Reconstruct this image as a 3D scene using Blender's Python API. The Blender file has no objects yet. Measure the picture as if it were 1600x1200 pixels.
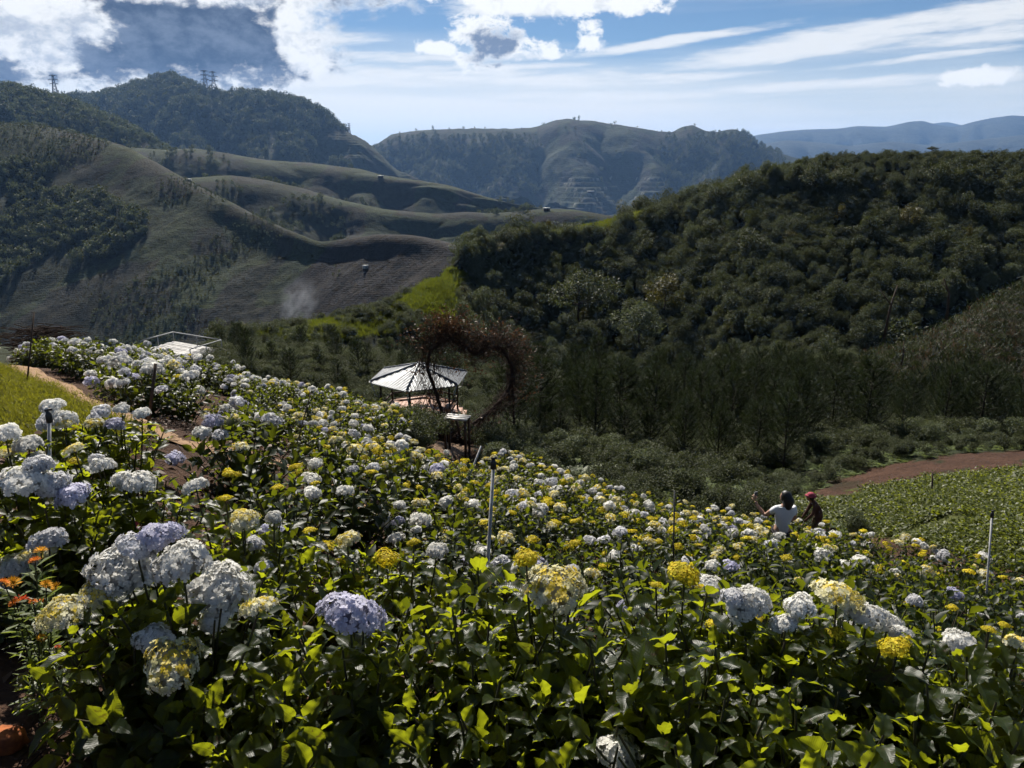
import bpy, math, random
import numpy as np
from mathutils import Vector, Matrix

SC = bpy.context.scene
COL = SC.collection
RNG = np.random.default_rng(7)
random.seed(7)
R = math.radians

# ------------------------------------------------------------------ camera
FPX = 1209.0                      # focal length in pixels of the 1600 px wide photograph
PITCH = R(16.1)
cam_data = bpy.data.cameras.new('camera')
cam_data.sensor_width = 36.0
cam_data.lens = 36.0 * FPX / 1600.0
cam_data.clip_start = 0.05
cam_data.clip_end = 60000.0
cam = bpy.data.objects.new('camera', cam_data)
COL.objects.link(cam)
cam.location = (0, 0, 0)
cam.rotation_euler = (R(90) - PITCH, 0, 0)
SC.camera = cam

# ------------------------------------------------------------------ light
SUN_AZ = R(-14.0)                 # measured from +Y towards +X
SUN_EL = R(41.0)
SKY_STRENGTH = 0.05
EXPOSURE = 0.88
sun_data = bpy.data.lights.new('sun', 'SUN')
sun_data.energy = 5.0
sun_data.angle = R(0.5)
sun_data.color = (1.0, 0.94, 0.84)
sun = bpy.data.objects.new('sun', sun_data)
COL.objects.link(sun)
sd = Vector((math.sin(SUN_AZ) * math.cos(SUN_EL), math.cos(SUN_AZ) * math.cos(SUN_EL), math.sin(SUN_EL)))
sun.rotation_euler = sd.to_track_quat('Z', 'Y').to_euler()
sun.location = (-30, 60, 90)

vs = SC.view_settings
vs.view_transform = 'Standard'
vs.look = 'None'
vs.exposure = EXPOSURE
vs.gamma = 1.0
vs.use_curve_mapping = False
SC.cycles.use_denoising = True
SC.cycles.use_adaptive_sampling = True; SC.cycles.adaptive_threshold = 0.03; SC.cycles.adaptive_min_samples = 20
SC.cycles.max_bounces = 6
SC.cycles.diffuse_bounces = 1
SC.cycles.glossy_bounces = 2
SC.cycles.transmission_bounces = 3
SC.cycles.volume_bounces = 0
SC.cycles.transparent_max_bounces = 6
SC.cycles.sample_clamp_indirect = 4.0

# ------------------------------------------------------------------ node helper
class S:
    """a shader value with operators"""
    def __init__(s, nt, sock): s.nt, s.k = nt, sock
    def m(s, op, *o, clamp=False):
        n = s.nt.nodes.new('ShaderNodeMath'); n.operation = op; n.use_clamp = clamp
        for i, v in enumerate((s,) + o):
            if isinstance(v, S): s.nt.links.new(v.k, n.inputs[i])
            else: n.inputs[i].default_value = v
        return S(s.nt, n.outputs[0])
    def __add__(s, o): return s.m('ADD', o)
    def __sub__(s, o): return s.m('SUBTRACT', o)
    def __mul__(s, o): return s.m('MULTIPLY', o)
    def __truediv__(s, o): return s.m('DIVIDE', o)
    __radd__ = __add__; __rmul__ = __mul__
    def __rsub__(s, o): return (s * -1.0) + o
    def mx(s, o): return s.m('MAXIMUM', o)
    def mn(s, o): return s.m('MINIMUM', o)
    def sstep(s, a, b):
        n = s.nt.nodes.new('ShaderNodeMapRange'); n.interpolation_type = 'SMOOTHSTEP'
        s.nt.links.new(s.k, n.inputs[0]); n.inputs[1].default_value = a; n.inputs[2].default_value = b
        return S(s.nt, n.outputs[0])

def combine(nt, x, y, z):
    n = nt.nodes.new('ShaderNodeCombineXYZ')
    for i, v in enumerate((x, y, z)):
        if isinstance(v, S): nt.links.new(v.k, n.inputs[i])
        else: n.inputs[i].default_value = v
    return n.outputs[0]

def noise(nt, vec, scale, detail=4, rough=0.55, dist=0.0, out=0):
    n = nt.nodes.new('ShaderNodeTexNoise')
    n.inputs['Scale'].default_value = scale; n.inputs['Detail'].default_value = detail
    n.inputs['Roughness'].default_value = rough; n.inputs['Distortion'].default_value = dist
    if vec is not None: nt.links.new(vec.k if isinstance(vec, S) else vec, n.inputs['Vector'])
    return S(nt, n.outputs[out])

def mixc(nt, fac, a, b, mode='MIX'):
    n = nt.nodes.new('ShaderNodeMix'); n.data_type = 'RGBA'; n.blend_type = mode; n.clamp_factor = True
    ins = [i for i in n.inputs if i.enabled]
    for sock, v in zip((n.inputs[0], n.inputs[6], n.inputs[7]), (fac, a, b)):
        if isinstance(v, S): nt.links.new(v.k, sock)
        elif isinstance(v, bpy.types.NodeSocket): nt.links.new(v, sock)
        elif isinstance(v, (int, float)): sock.default_value = v
        else: sock.default_value = (*v[:3], 1.0)
    return n.outputs[2]

def pix_dir(px, py):
    xc, yc = (px - 800.0) / FPX, (600.0 - py) / FPX
    c, s = math.cos(PITCH), math.sin(PITCH)
    return np.array([xc + 0 * yc, c + yc * s, -s + yc * c])

def az_el(px, py):
    v = pix_dir(px, py); v = v / np.linalg.norm(v)
    return math.atan2(v[0], v[1]), math.asin(v[2])

# ------------------------------------------------------------------ world: sky with clouds
world = bpy.data.worlds.new('World'); SC.world = world; world.use_nodes = True
wt = world.node_tree; wt.nodes.clear()
w_out = wt.nodes.new('ShaderNodeOutputWorld'); w_bg = wt.nodes.new('ShaderNodeBackground')
w_bg.inputs[1].default_value = SKY_STRENGTH
world.cycles.sampling_method = 'MANUAL'; world.cycles.sample_map_resolution = 256
sky = wt.nodes.new('ShaderNodeTexSky'); sky.sky_type = 'NISHITA'; sky.sun_disc = False
sky.sun_elevation = SUN_EL; sky.sun_rotation = SUN_AZ
sky.altitude = 900; sky.air_density = 0.9; sky.dust_density = 0.12; sky.ozone_density = 1.2
tc = wt.nodes.new('ShaderNodeTexCoord')
sx = wt.nodes.new('ShaderNodeSeparateXYZ'); wt.links.new(tc.outputs['Generated'], sx.inputs[0])
wx, wy, wz = (S(wt, sx.outputs[i]) for i in range(3))
AZ = wx.m('ARCTAN2', wy); EL = wz.m('ARCSINE')

def ell(px, py, rx, ry, slope=0.0):
    a0, e0 = az_el(px, py)
    du = (AZ - a0) * (FPX / rx)
    dv = (EL - e0 - (AZ - a0) * slope) * (FPX / ry)
    return (1.0 - (du * du + dv * dv)).mx(-1.0)

def best(items):
    r = items[0]
    for i in items[1:]: r = r.mx(i)
    return r

# thin streaked layer
warp = noise(wt, combine(wt, AZ * 3.0, EL * 9.0, 3.1), 1.0, 3)
sv = combine(wt, AZ * 5.0 + warp * 0.9, (EL - AZ * 0.035) * 46.0 + warp * 1.6, 1.7)
st = noise(wt, sv, 1.0, 6, 0.62)
fine = noise(wt, combine(wt, AZ * 26.0, (EL - AZ * 0.035) * 120.0, 5.5), 1.0, 4, 0.6)
bands = best([
    ell(1240, 78, 330, 17, 0.085), ell(1480, 34, 300, 22, 0.07), ell(1480, 84, 230, 7, 0.08), ell(1080, 60, 190, 9, 0.12), ell(1560, 56, 200, 22, 0.05),
    ell(620, 118, 460, 17, 0.02), ell(420, 104, 330, 12, 0.0), ell(700, 90, 210, 10, 0.02), ell(900, 122, 240, 15, 0.0), ell(1060, 120, 150, 8, 0.02),
    ell(840, 8, 150, 24, 0.05), ell(120, 150, 280, 14, 0.0), ell(560, 160, 250, 12, 0.0),
    ell(990, 10, 30, 14, 0.1), ell(520, 128, 260, 10, 0.01), ell(760, 106, 200, 8, 0.02), ell(1000, 150, 260, 10, 0.0), ell(640, 185, 300, 14, 0.0), ell(1250, 135, 260, 10, 0.03), ell(480, 60, 120, 10, 0.03), ell(1540, 118, 55, 12, 0.0)])
streak = (st * 0.85 + fine * 0.25 + bands.mx(-0.6) * 0.27)
m_streak = streak.sstep(0.575, 0.85)
low = EL.sstep(0.15, 0.02)                       # pale veil towards the horizon
veil = noise(wt, combine(wt, AZ * 2.2, EL * 30.0, 9.0), 1.0, 3, 0.55)
glow = ell(560, 200, 560, 130, 0.0).mx(0.0)
m_veil = (low * 0.80 + (veil - 0.45) * 0.8 + glow * 0.40).mx(0.0).mn(0.94)
# heaped clouds
cn = noise(wt, combine(wt, AZ * 11.0, EL * 17.0, 0.3), 1.0, 7, 0.62, 0.2)
cn2 = noise(wt, combine(wt, AZ * 44.0, EL * 62.0, 4.4), 1.0, 5, 0.62, 0.2)
heap = best([ell(290, 48, 235, 92), ell(330, 70, 190, 50), ell(150, 70, 170, 62), ell(20, 25, 130, 90), ell(-20, 100, 180, 36), ell(200, -50, 380, 80)])
puff = best([ell(752, 56, 62, 44), ell(800, 78, 80, 18), ell(690, 76, 50, 12), ell(922, 58, 26, 26), ell(840, -6, 150, 34), ell(985, 4, 60, 20), ell(1525, 118, 60, 15)])
heap_d = heap * 0.68 + (cn - 0.5) * 1.6 + (cn2 - 0.5) * 0.5
puff_d = puff * 0.55 + (cn2 - 0.5) * 2.2
m_heap = heap_d.sstep(0.0, 0.36)
m_puff = puff_d.sstep(0.02, 0.46)
white_side = best([ell(20, 15, 120, 80), ell(480, 50, 50, 60), ell(280, -40, 220, 44)]).mx(0.0)
dark = (heap_d - white_side * 0.7 + (cn2 - 0.5) * 0.3).sstep(0.16, 0.50)
shade = noise(wt, combine(wt, AZ * 9.0, EL * 26.0, 7.7), 1.0, 4)
K = 1.0 / (SKY_STRENGTH * 2 ** EXPOSURE)
dcol = mixc(wt, (shade * 0.5 + cn2 * 0.5).sstep(0.38, 0.66), tuple(v * K for v in (0.015, 0.03, 0.075)), tuple(v * K for v in (0.15, 0.185, 0.26)))
lcol = mixc(wt, (cn2 * 0.6 + shade * 0.4).sstep(0.42, 0.64), tuple(v * K for v in (1.0, 1.0, 0.98)), tuple(v * K for v in (0.50, 0.55, 0.63)))
ccol = mixc(wt, dark, lcol, dcol)
pdark = (ell(768, 70, 46, 30) * 0.45 + (cn2 - 0.5) * 1.6).sstep(0.0, 0.5)
pcol = mixc(wt, pdark, tuple(v * K for v in (1.05, 1.05, 1.03)), tuple(v * K for v in (0.18, 0.23, 0.33)))
tint = mixc(wt, 1.0, sky.outputs[0], (0.50, 0.62, 0.72), 'MULTIPLY')
c1 = mixc(wt, m_veil, tint, tuple(v * K for v in (0.98, 0.96, 0.91)))
c2 = mixc(wt, m_streak * 0.92, c1, tuple(v * K for v in (0.95, 0.95, 0.93)))
c3 = mixc(wt, m_puff, c2, pcol)
c4 = mixc(wt, m_heap, c3, ccol)
above = EL.sstep(-0.02, 0.0)
c5 = mixc(wt, above, tint, c4)
wt.links.new(c5, w_bg.inputs[0]); wt.links.new(w_bg.outputs[0], w_out.inputs[0])

# ------------------------------------------------------------------ generic builders
def link(o):
    COL.objects.link(o); return o

def tag(o, label=None, cat=None, group=None, kind=None):
    if label: o['label'] = label
    if cat: o['category'] = cat
    if group: o['group'] = group
    if kind: o['kind'] = kind
    return o

def empty(name, loc=(0, 0, 0), rz=0.0, s=1.0):
    o = bpy.data.objects.new(name, None); link(o)
    o.location = loc; o.rotation_euler = (0, 0, rz); o.scale = (s, s, s)
    o.empty_display_size = 0.1
    return o

def mesh_np(name, V, F, smooth=False, attrs=None, cols=None, uv=None):
    """V n x 3, F a list of arrays (m x k) of faces with k corners"""
    me = bpy.data.meshes.new(name)
    V = np.asarray(V, np.float32)
    if not isinstance(F, list): F = [F]
    F = [np.asarray(f, np.int32) for f in F if len(f)]
    me.vertices.add(len(V)); me.vertices.foreach_set('co', V.ravel())
    nl = sum(f.size for f in F); npol = sum(len(f) for f in F)
    me.loops.add(nl); me.polygons.add(npol)
    me.loops.foreach_set('vertex_index', np.concatenate([f.ravel() for f in F]))
    sizes = np.concatenate([np.full(len(f), f.shape[1], np.int32) for f in F])
    starts = np.concatenate([[0], np.cumsum(sizes)[:-1]]).astype(np.int32)
    me.polygons.foreach_set('loop_start', starts)
    me.update(calc_edges=True)
    if smooth: me.polygons.foreach_set('use_smooth', np.ones(npol, bool))
    if cols is not None:
        a = me.color_attributes.new('Col', 'FLOAT_COLOR', 'POINT')
        c = np.ones((len(V), 4), np.float32); c[:, :3] = cols
        a.data.foreach_set('color', c.ravel())
    for k, v in (attrs or {}).items():
        a = me.attributes.new(k, 'FLOAT', 'POINT'); a.data.foreach_set('value', np.asarray(v, np.float32))
    if uv is not None:
        a = me.attributes.new('uvw', 'FLOAT_VECTOR', 'POINT'); a.data.foreach_set('vector', np.asarray(uv, np.float32).ravel())
    return me

def obj(name, me, mat, parent=None, loc=None):
    o = bpy.data.objects.new(name, me); link(o)
    if mat is not None and len(me.materials) == 0: me.materials.append(mat)
    if parent is not None: o.parent = parent
    if loc is not None: o.location = loc
    return o

class MB:
    """collects simple shapes for one mesh"""
    def __init__(s): s.V, s.F3, s.F4, s.n = [], [], [], 0
    def add(s, V, F):
        V = np.asarray(V, float)
        for f in F: (s.F4 if len(f) == 4 else s.F3).append([i + s.n for i in f])
        s.V.append(V); s.n += len(V); return s
    def box(s, c, size, rz=0.0, mat=None):
        h = np.array(size) / 2.0
        v = np.array([[x, y, z] for x in (-1, 1) for y in (-1, 1) for z in (-1, 1)]) * h
        ca, sa = math.cos(rz), math.sin(rz)
        v = np.c_[v[:, 0] * ca - v[:, 1] * sa, v[:, 0] * sa + v[:, 1] * ca, v[:, 2]] + np.array(c)
        return s.add(v, [(0, 1, 3, 2), (4, 6, 7, 5), (0, 4, 5, 1), (2, 3, 7, 6), (0, 2, 6, 4), (1, 5, 7, 3)])
    def bar(s, a, b, w, h=None, up=(0, 0, 1)):
        a, b = np.array(a, float), np.array(b, float); h = h or w
        t = b - a; L = np.linalg.norm(t); t /= L
        u = np.cross(t, up)
        if np.linalg.norm(u) < 1e-3: u = np.cross(t, (1, 0, 0))
        u /= np.linalg.norm(u); v = np.cross(u, t)
        vs_ = [p + u * i * w / 2 + v * j * h / 2 for p in (a, b) for i, j in ((-1, -1), (1, -1), (1, 1), (-1, 1))]
        return s.add(vs_, [(0, 1, 2, 3), (7, 6, 5, 4), (0, 4, 5, 1), (1, 5, 6, 2), (2, 6, 7, 3), (3, 7, 4, 0)])
    def tube(s, pts, rad, n=6, cap=True):
        pts = np.asarray(pts, float); k = len(pts)
        rad = np.full(k, rad, float) if np.isscalar(rad) else np.asarray(rad, float)
        T = np.gradient(pts, axis=0); T /= np.maximum(np.linalg.norm(T, axis=1, keepdims=True), 1e-9)
        ref = np.array([0, 0, 1.0]) if abs(T[:, 2]).mean() < 0.9 else np.array([1.0, 0, 0])
        U = np.cross(T, ref); U /= np.maximum(np.linalg.norm(U, axis=1, keepdims=True), 1e-9); W = np.cross(T, U)
        a = np.arange(n) * 2 * math.pi / n
        V = pts[:, None, :] + rad[:, None, None] * (np.cos(a)[None, :, None] * U[:, None, :] + np.sin(a)[None, :, None] * W[:, None, :])
        F = [(i * n + j, i * n + (j + 1) % n, (i + 1) * n + (j + 1) % n, (i + 1) * n + j) for i in range(k - 1) for j in range(n)]
        V = V.reshape(-1, 3)
        if cap:
            V = np.vstack([V, pts[:1], pts[-1:]])
            F += [(k * n, (j + 1) % n, j) for j in range(n)] + [(k * n + 1, (k - 1) * n + j, (k - 1) * n + (j + 1) % n) for j in range(n)]
        return s.add(V, F)
    def mesh(s, name, smooth=False):
        F = []
        if s.F3: F.append(np.array(s.F3))
        if s.F4: F.append(np.array(s.F4))
        return mesh_np(name, np.vstack(s.V), F, smooth)
    def build(s, name, mat, parent=None, smooth=False):
        return obj(name, s.mesh(name, smooth), mat, parent)

# smooth random fields
def _hash(i, j, k):
    h = (i * 374761393 + j * 668265263 + k * 974711) & 0x7fffffff
    h = ((h ^ (h >> 13)) * 1274126177) & 0x7fffffff
    return ((h ^ (h >> 16)) & 0xffff) / 65535.0
def vnoise(x, y, seed=0):
    xi, yi = np.floor(x).astype(np.int64), np.floor(y).astype(np.int64)
    fx, fy = x - xi, y - yi
    fx = fx * fx * fx * (fx * (fx * 6 - 15) + 10); fy = fy * fy * fy * (fy * (fy * 6 - 15) + 10)
    a, b, c, d = (_hash(xi + i, yi + j, seed) for i, j in ((0, 0), (1, 0), (0, 1), (1, 1)))
    return (a * (1 - fx) + b * fx) * (1 - fy) + (c * (1 - fx) + d * fx) * fy
def fbm(x, y, seed=0, octv=5, gain=0.5):
    r, a, t = 0.0, 1.0, 0.0
    for o in range(octv):
        r = r + a * (vnoise(x, y, seed + o * 17) - 0.5); t += a; a *= gain; x, y = x * 2.03 + 11.3, y * 2.03 - 7.1
    return r / t * 2.0

def P3(px, py, d):
    """the place d metres in front of the camera's plane that the photograph shows at (px, py)"""
    px, py, d = np.broadcast_arrays(np.asarray(px, float), np.asarray(py, float), np.asarray(d, float))
    xc, yc = (px - 800.0) / FPX, (600.0 - py) / FPX
    c, s = math.cos(PITCH), math.sin(PITCH)
    return np.stack([xc * d, (c + yc * s) * d, (-s + yc * c) * d], -1)
def to_pix(p):
    p = np.asarray(p, float); c, s = math.cos(PITCH), math.sin(PITCH)
    d = p[..., 1] * c - p[..., 2] * s
    yc = (p[..., 1] * s + p[..., 2] * c) / d
    return 800 + FPX * p[..., 0] / d, 600 - FPX * yc, d

def inpoly(x, y, poly):
    poly = np.asarray(poly, float); r = np.zeros(np.shape(x), bool)
    j = len(poly) - 1
    for i in range(len(poly)):
        (xi, yi), (xj, yj) = poly[i], poly[j]
        r ^= ((yi > y) != (yj > y)) & (x < (xj - xi) * (y - yi) / (yj - yi + 1e-12) + xi)
        j = i
    return r

# ------------------------------------------------------------------ materials
def mat_new(name):
    m = bpy.data.materials.new(name); m.use_nodes = True
    nt = m.node_tree; nt.nodes.clear()
    out = nt.nodes.new('ShaderNodeOutputMaterial')
    return m, nt, out
def principled(nt, col, rough=0.7, spec=0.3, metal=0.0, normal=None):
    b = nt.nodes.new('ShaderNodeBsdfPrincipled')
    for k, v in (('Base Color', col), ('Roughness', rough), ('Specular IOR Level', spec), ('Metallic', metal)):
        if isinstance(v, S): nt.links.new(v.k, b.inputs[k])
        elif isinstance(v, bpy.types.NodeSocket): nt.links.new(v, b.inputs[k])
        elif isinstance(v, tuple): b.inputs[k].default_value = (*v[:3], 1)
        else: b.inputs[k].default_value = v
    if normal is not None: nt.links.new(normal, b.inputs['Normal'])
    return b
def bump(nt, h, strength=0.5, dist=0.02):
    b = nt.nodes.new('ShaderNodeBump'); b.inputs['Strength'].default_value = strength; b.inputs['Distance'].default_value = dist
    nt.links.new(h.k if isinstance(h, S) else h, b.inputs['Height']); return b.outputs[0]
def geo_pos(nt):
    return nt.nodes.new('ShaderNodeNewGeometry').outputs['Position']
def obj_co(nt):
    return nt.nodes.new('ShaderNodeTexCoord').outputs['Object']
def attr(nt, name, out='Fac'):
    a = nt.nodes.new('ShaderNodeAttribute'); a.attribute_name = name
    return a.outputs[out]
def mat_simple(name, c1, c2=None, scale=8.0, rough=0.75, spec=0.25, metal=0.0, bmp=0.3, bdist=0.01, stretch=(1, 1, 1)):
    m, nt, out = mat_new(name)
    mp = nt.nodes.new('ShaderNodeMapping'); mp.inputs['Scale'].default_value = stretch
    nt.links.new(obj_co(nt), mp.inputs[0])
    n = noise(nt, mp.outputs[0], scale, 6, 0.6)
    col = mixc(nt, n.sstep(0.3, 0.7), c1, c2 or tuple(v * 0.6 for v in c1))
    b = principled(nt, col, rough, spec, metal, bump(nt, n, bmp, bdist))
    nt.links.new(b.outputs[0], out.inputs[0]); return m
# ================================================================== terrain
def mat_hill(name, rows, rowscale, bscale, bdist, nscale):
    """planted hillside: its own colour from the mesh, mottled, with rows along the contour"""
    m, nt, out = mat_new(name)
    pos = geo_pos(nt)
    sp = nt.nodes.new('ShaderNodeSeparateXYZ'); nt.links.new(pos, sp.inputs[0])
    x, y, z = (S(nt, sp.outputs[i]) for i in range(3))
    n1 = noise(nt, pos, nscale, 6, 0.62)
    n2 = noise(nt, pos, nscale * 9.0, 4, 0.6)
    n3 = noise(nt, pos, nscale * 34.0, 3, 0.6)
    v = (n1 - 0.5) * 1.6 + (n2 - 0.5) * 1.6 + (n3 - 0.5) * 2.2 + 1.0
    h = n2 * 0.7 + n1 * 0.5 + n3 * 0.35
    if rows:
        wob = noise(nt, pos, nscale * 1.7, 3)
        ph = (z + y * 0.12 + wob * (rowscale * 3.0)) * (2 * math.pi / rowscale)
        w = ph.m('SINE')
        v = v + w * rows * 0.5
        h = h + w * (rows * 0.4)
    vv = v.mx(0.25)
    col = mixc(nt, 1.0, attr(nt, 'Col', 'Color'), combine(nt, vv, vv, vv), 'MULTIPLY')
    b = principled(nt, col, 0.95, 0.08, 0.0, bump(nt, h, bscale, bdist))
    nt.links.new(b.outputs[0], out.inputs[0]); return m

class Sheet:
    """a hill: rows of (px, py, d) knots from its foot over its crest to its back, joined by a smooth surface"""
    def __init__(s, name, rows, px0, px1, step, sub, relief=0.0, rscale=0.01, keep=0.25, seed=1, spur=0.0, spx=90.0, crest=-2, blur=10, fine=0.0, terrace=None):
        px = np.arange(px0, px1 + step, step); s.px = px
        C = []
        for r in rows:
            r = np.array(r, float)
            py, d = np.interp(px, r[:, 0], r[:, 1]), np.interp(px, r[:, 0], r[:, 2])
            k = max(1, int(blur / step)); w = np.hanning(2 * k + 3)[1:-1]; w /= w.sum()
            kd = max(1, int(40 / step)); wd = np.hanning(2 * kd + 3)[1:-1]; wd /= wd.sum()
            py = np.convolve(np.pad(py, (len(w) // 2,) * 2, 'edge'), w, 'valid'); d = np.convolve(np.pad(d, (len(wd) // 2,) * 2, 'edge'), wd, 'valid')
            C.append(P3(px, py, d))
        C = np.array(C); nr = len(C)
        T = []; tt = []
        for i in range(nr - 1):
            p0, p1, p2, p3 = C[max(i - 1, 0)], C[i], C[i + 1], C[min(i + 2, nr - 1)]
            if i + 1 == nr + crest: p3 = 0.4 * p3 + 0.6 * (1.75 * p2 - 0.75 * p1)
            if i == nr + crest: p0 = 0.4 * p0 + 0.6 * (1.75 * p1 - 0.75 * p2)
            n = sub[i] if not np.isscalar(sub) else sub
            for t in np.linspace(0, 1, n, endpoint=(i == nr - 2)):
                T.append(p1 + 0.5 * t * ((p2 - p0) + t * (2 * p0 - 5 * p1 + 4 * p2 - p3 + t * (3 * (p1 - p2) + p3 - p0))))
                tt.append(i + t)
        G = np.array(T); tt = np.array(tt)
        ci = nr + crest
        f = np.clip(np.abs(tt - ci) / 0.8, keep, 1)[:, None]
        if relief: G[..., 2] += relief * f * fbm(G[..., 0] * rscale, G[..., 1] * rscale, seed, 6)
        if spur:
            u = px[None, :] / spx + 0.6 * fbm(px[None, :] / spx * 0.7 + 0 * tt[:, None], tt[:, None] * 1.4, seed + 5, 3)
            G[..., 2] += spur * np.clip(np.abs(tt - ci), 0, 1)[:, None] * (np.abs(np.sin(u * math.pi)) - 0.6) * np.clip((ci + 1 - tt), 0, 1)[:, None]
        if fine: G[..., 2] += fine * fbm(G[..., 0] * rscale * 12, G[..., 1] * rscale * 12, seed + 9, 4)
        if terrace is not None:
            hstep, mask = terrace
            qx, qy, _ = to_pix(G); mk = mask(qx, qy)
            z = G[..., 2] / hstep; fr = z - np.floor(z)
            zs = (np.floor(z) + np.clip((fr - 0.72) / 0.28, 0, 1)) * hstep
            G[..., 2] = G[..., 2] * (1 - mk) + zs * mk
        s.G, s.tt, s.name, s.ci = G, tt, name, ci
    def build(s, mat, colour):
        nr, nc = s.G.shape[:2]
        V = s.G.reshape(-1, 3)
        i = np.arange(nr - 1)[:, None] * nc + np.arange(nc - 1)[None, :]
        F = np.stack([i, i + 1, i + nc + 1, i + nc], -1).reshape(-1, 4)
        qx, qy, qd = to_pix(V)
        cols = colour(V, qx, qy)
        o = obj(s.name, mesh_np(s.name, V, F, True, cols=cols), mat)
        return tag(o, kind='structure')
    def sample(s, n, accept, tmax=None, rng=RNG, face=True):
        """n random places spread evenly over the surface where accept(px, py, p) holds"""
        G = s.G; A, B, Cc, D = G[:-1, :-1], G[:-1, 1:], G[1:, 1:], G[1:, :-1]
        ar = np.linalg.norm(np.cross(B - A, D - A), axis=-1)
        if tmax is not None: ar = ar * (s.tt[:-1, None] <= tmax)
        p = (ar / ar.sum()).ravel()
        k = rng.choice(p.size, n, p=p); r, c = np.unravel_index(k, ar.shape)
        u, v = rng.random((2, n, 1))
        pts = (A[r, c] * (1 - u) + B[r, c] * u) * (1 - v) + (D[r, c] * (1 - u) + Cc[r, c] * u) * v
        qx, qy, qd = to_pix(pts)
        return pts[accept(qx, qy, pts)]

def mixcol(cols, w):
    """blend colours cols[i] with weights w[i]"""
    W = np.array(w); return (np.array(cols)[:, None, :] * W[..., None]).sum(0) / W.sum(0)[:, None]
def soft(x, a, b):
    t = np.clip((x - a) / (b - a), 0, 1); return t * t * (3 - 2 * t)

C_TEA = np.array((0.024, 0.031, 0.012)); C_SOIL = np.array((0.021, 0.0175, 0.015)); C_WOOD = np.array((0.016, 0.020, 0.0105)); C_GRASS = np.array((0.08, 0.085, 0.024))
def col_far(V, x, y): return np.tile((0.03, 0.035, 0.03), (len(V), 1))
def col_fields(scale, seed, wood=0.4):
    def f(V, x, y):
        a = fbm(V[:, 0] * scale, V[:, 1] * scale, seed, 4); b = fbm(V[:, 0] * scale * 2.3, V[:, 1] * scale * 2.3, seed + 40, 3)
        cell = vnoise(np.floor(V[:, 0] * scale * 4 + b), np.floor(V[:, 1] * scale * 3 + a), seed + 3)
        ws = soft(cell, 0.5, 0.75)[:, None] * 0.75; ww = (soft(a, 0.05, 0.3) * wood)[:, None]
        c = C_TEA * (1 - ws) + C_SOIL * ws
        return c * (1 - ww) + C_WOOD * ww
    return f

M_FAR = mat_hill('far_ridge', 0, 1, 0.3, 30, 0.002)
M_MID = mat_hill('distant_hillside', 0.06, 6.0, 0.9, 4.0, 0.012)
M_TEA = mat_hill('tea_hillside', 0.05, 0.8, 1.0, 1.0, 0.03)

def slope_d(px, pyc, dc, py, deg):
    """how far away a slope of deg degrees that ends in the crest (px, pyc, dc) is met at (px, py)"""
    c, v = P3(px, pyc, dc), P3(px, py, 1.0); s = math.tan(R(deg))
    return float((c[2] - s * c[1]) / (v[2] - s * v[1]))
def under(crest, pys, deg):
    """a row of a slope below the crest at the given heights in the picture"""
    cr = np.array(crest, float); out = []
    for px, py in pys:
        out.append((px, py, slope_d(px, np.interp(px, cr[:, 0], cr[:, 1]), np.interp(px, cr[:, 0], cr[:, 2]), py, np.interp(px, [-600, 2200], deg) if not np.isscalar(deg) else deg)))
    return out

def mound(name, sil, d, foot_py, foot_d, back=1.5, **k):
    """a hill given by the line of its crest against what lies behind it"""
    s = np.array(sil, float); dd = np.broadcast_to(np.asarray(d, float), (len(s),))
    crest = [(a, b, c) for (a, b), c in zip(s[:, :2], dd)]
    fp = np.broadcast_to(np.asarray(foot_py, float), (len(s),))
    foot = under(crest, [(a[0], p) for a, p in zip(s, fp)], foot_d)
    mid = under(crest, [(a[0], p * 0.45 + a[1] * 0.55) for a, p in zip(s, fp)], foot_d)
    bk = [(a[0], a[1] + 60, c * back) for a, c in zip(s, dd)]
    return Sheet(name, [foot, mid, crest, bk], **k)

sil_far2 = [(-400, 232), (900, 226), (1180, 214), (1300, 205), (1400, 203), (1450, 194), (1480, 190), (1505, 196), (1600, 200), (2000, 205)]
sil_far1 = [(-400, 240), (900, 230), (1160, 220), (1180, 212), (1220, 206), (1260, 203), (1310, 201), (1340, 197), (1385, 198), (1420, 190), (1440, 189), (1465, 195), (1490, 198), (1520, 190), (1550, 184), (1580, 181), (1620, 184), (1700, 190), (2000, 200)]
sil_far0 = [(-400, 260), (1000, 245), (1180, 226), (1230, 219), (1270, 222), (1330, 228), (1390, 222), (1450, 226), (1520, 220), (1600, 212), (1700, 220), (2000, 225)]
far2 = mound('mountain', sil_far2, 8500, 300, 20, px0=-400, px1=2000, step=8, sub=12, relief=50, rscale=0.0016, seed=3, blur=10)
far1 = mound('mountain', sil_far1, 6500, 320, 22, px0=-400, px1=2000, step=5, sub=26, relief=40, rscale=0.0018, seed=4, spur=75, spx=60, blur=4)
far0 = mound('mountain', sil_far0, 5000, 330, 22, px0=-400, px1=2000, step=5, sub=26, relief=42, rscale=0.0018, seed=5, spur=64, spx=70, blur=6)
for s in (far2, far1, far0): s.build(M_FAR, col_far)

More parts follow.
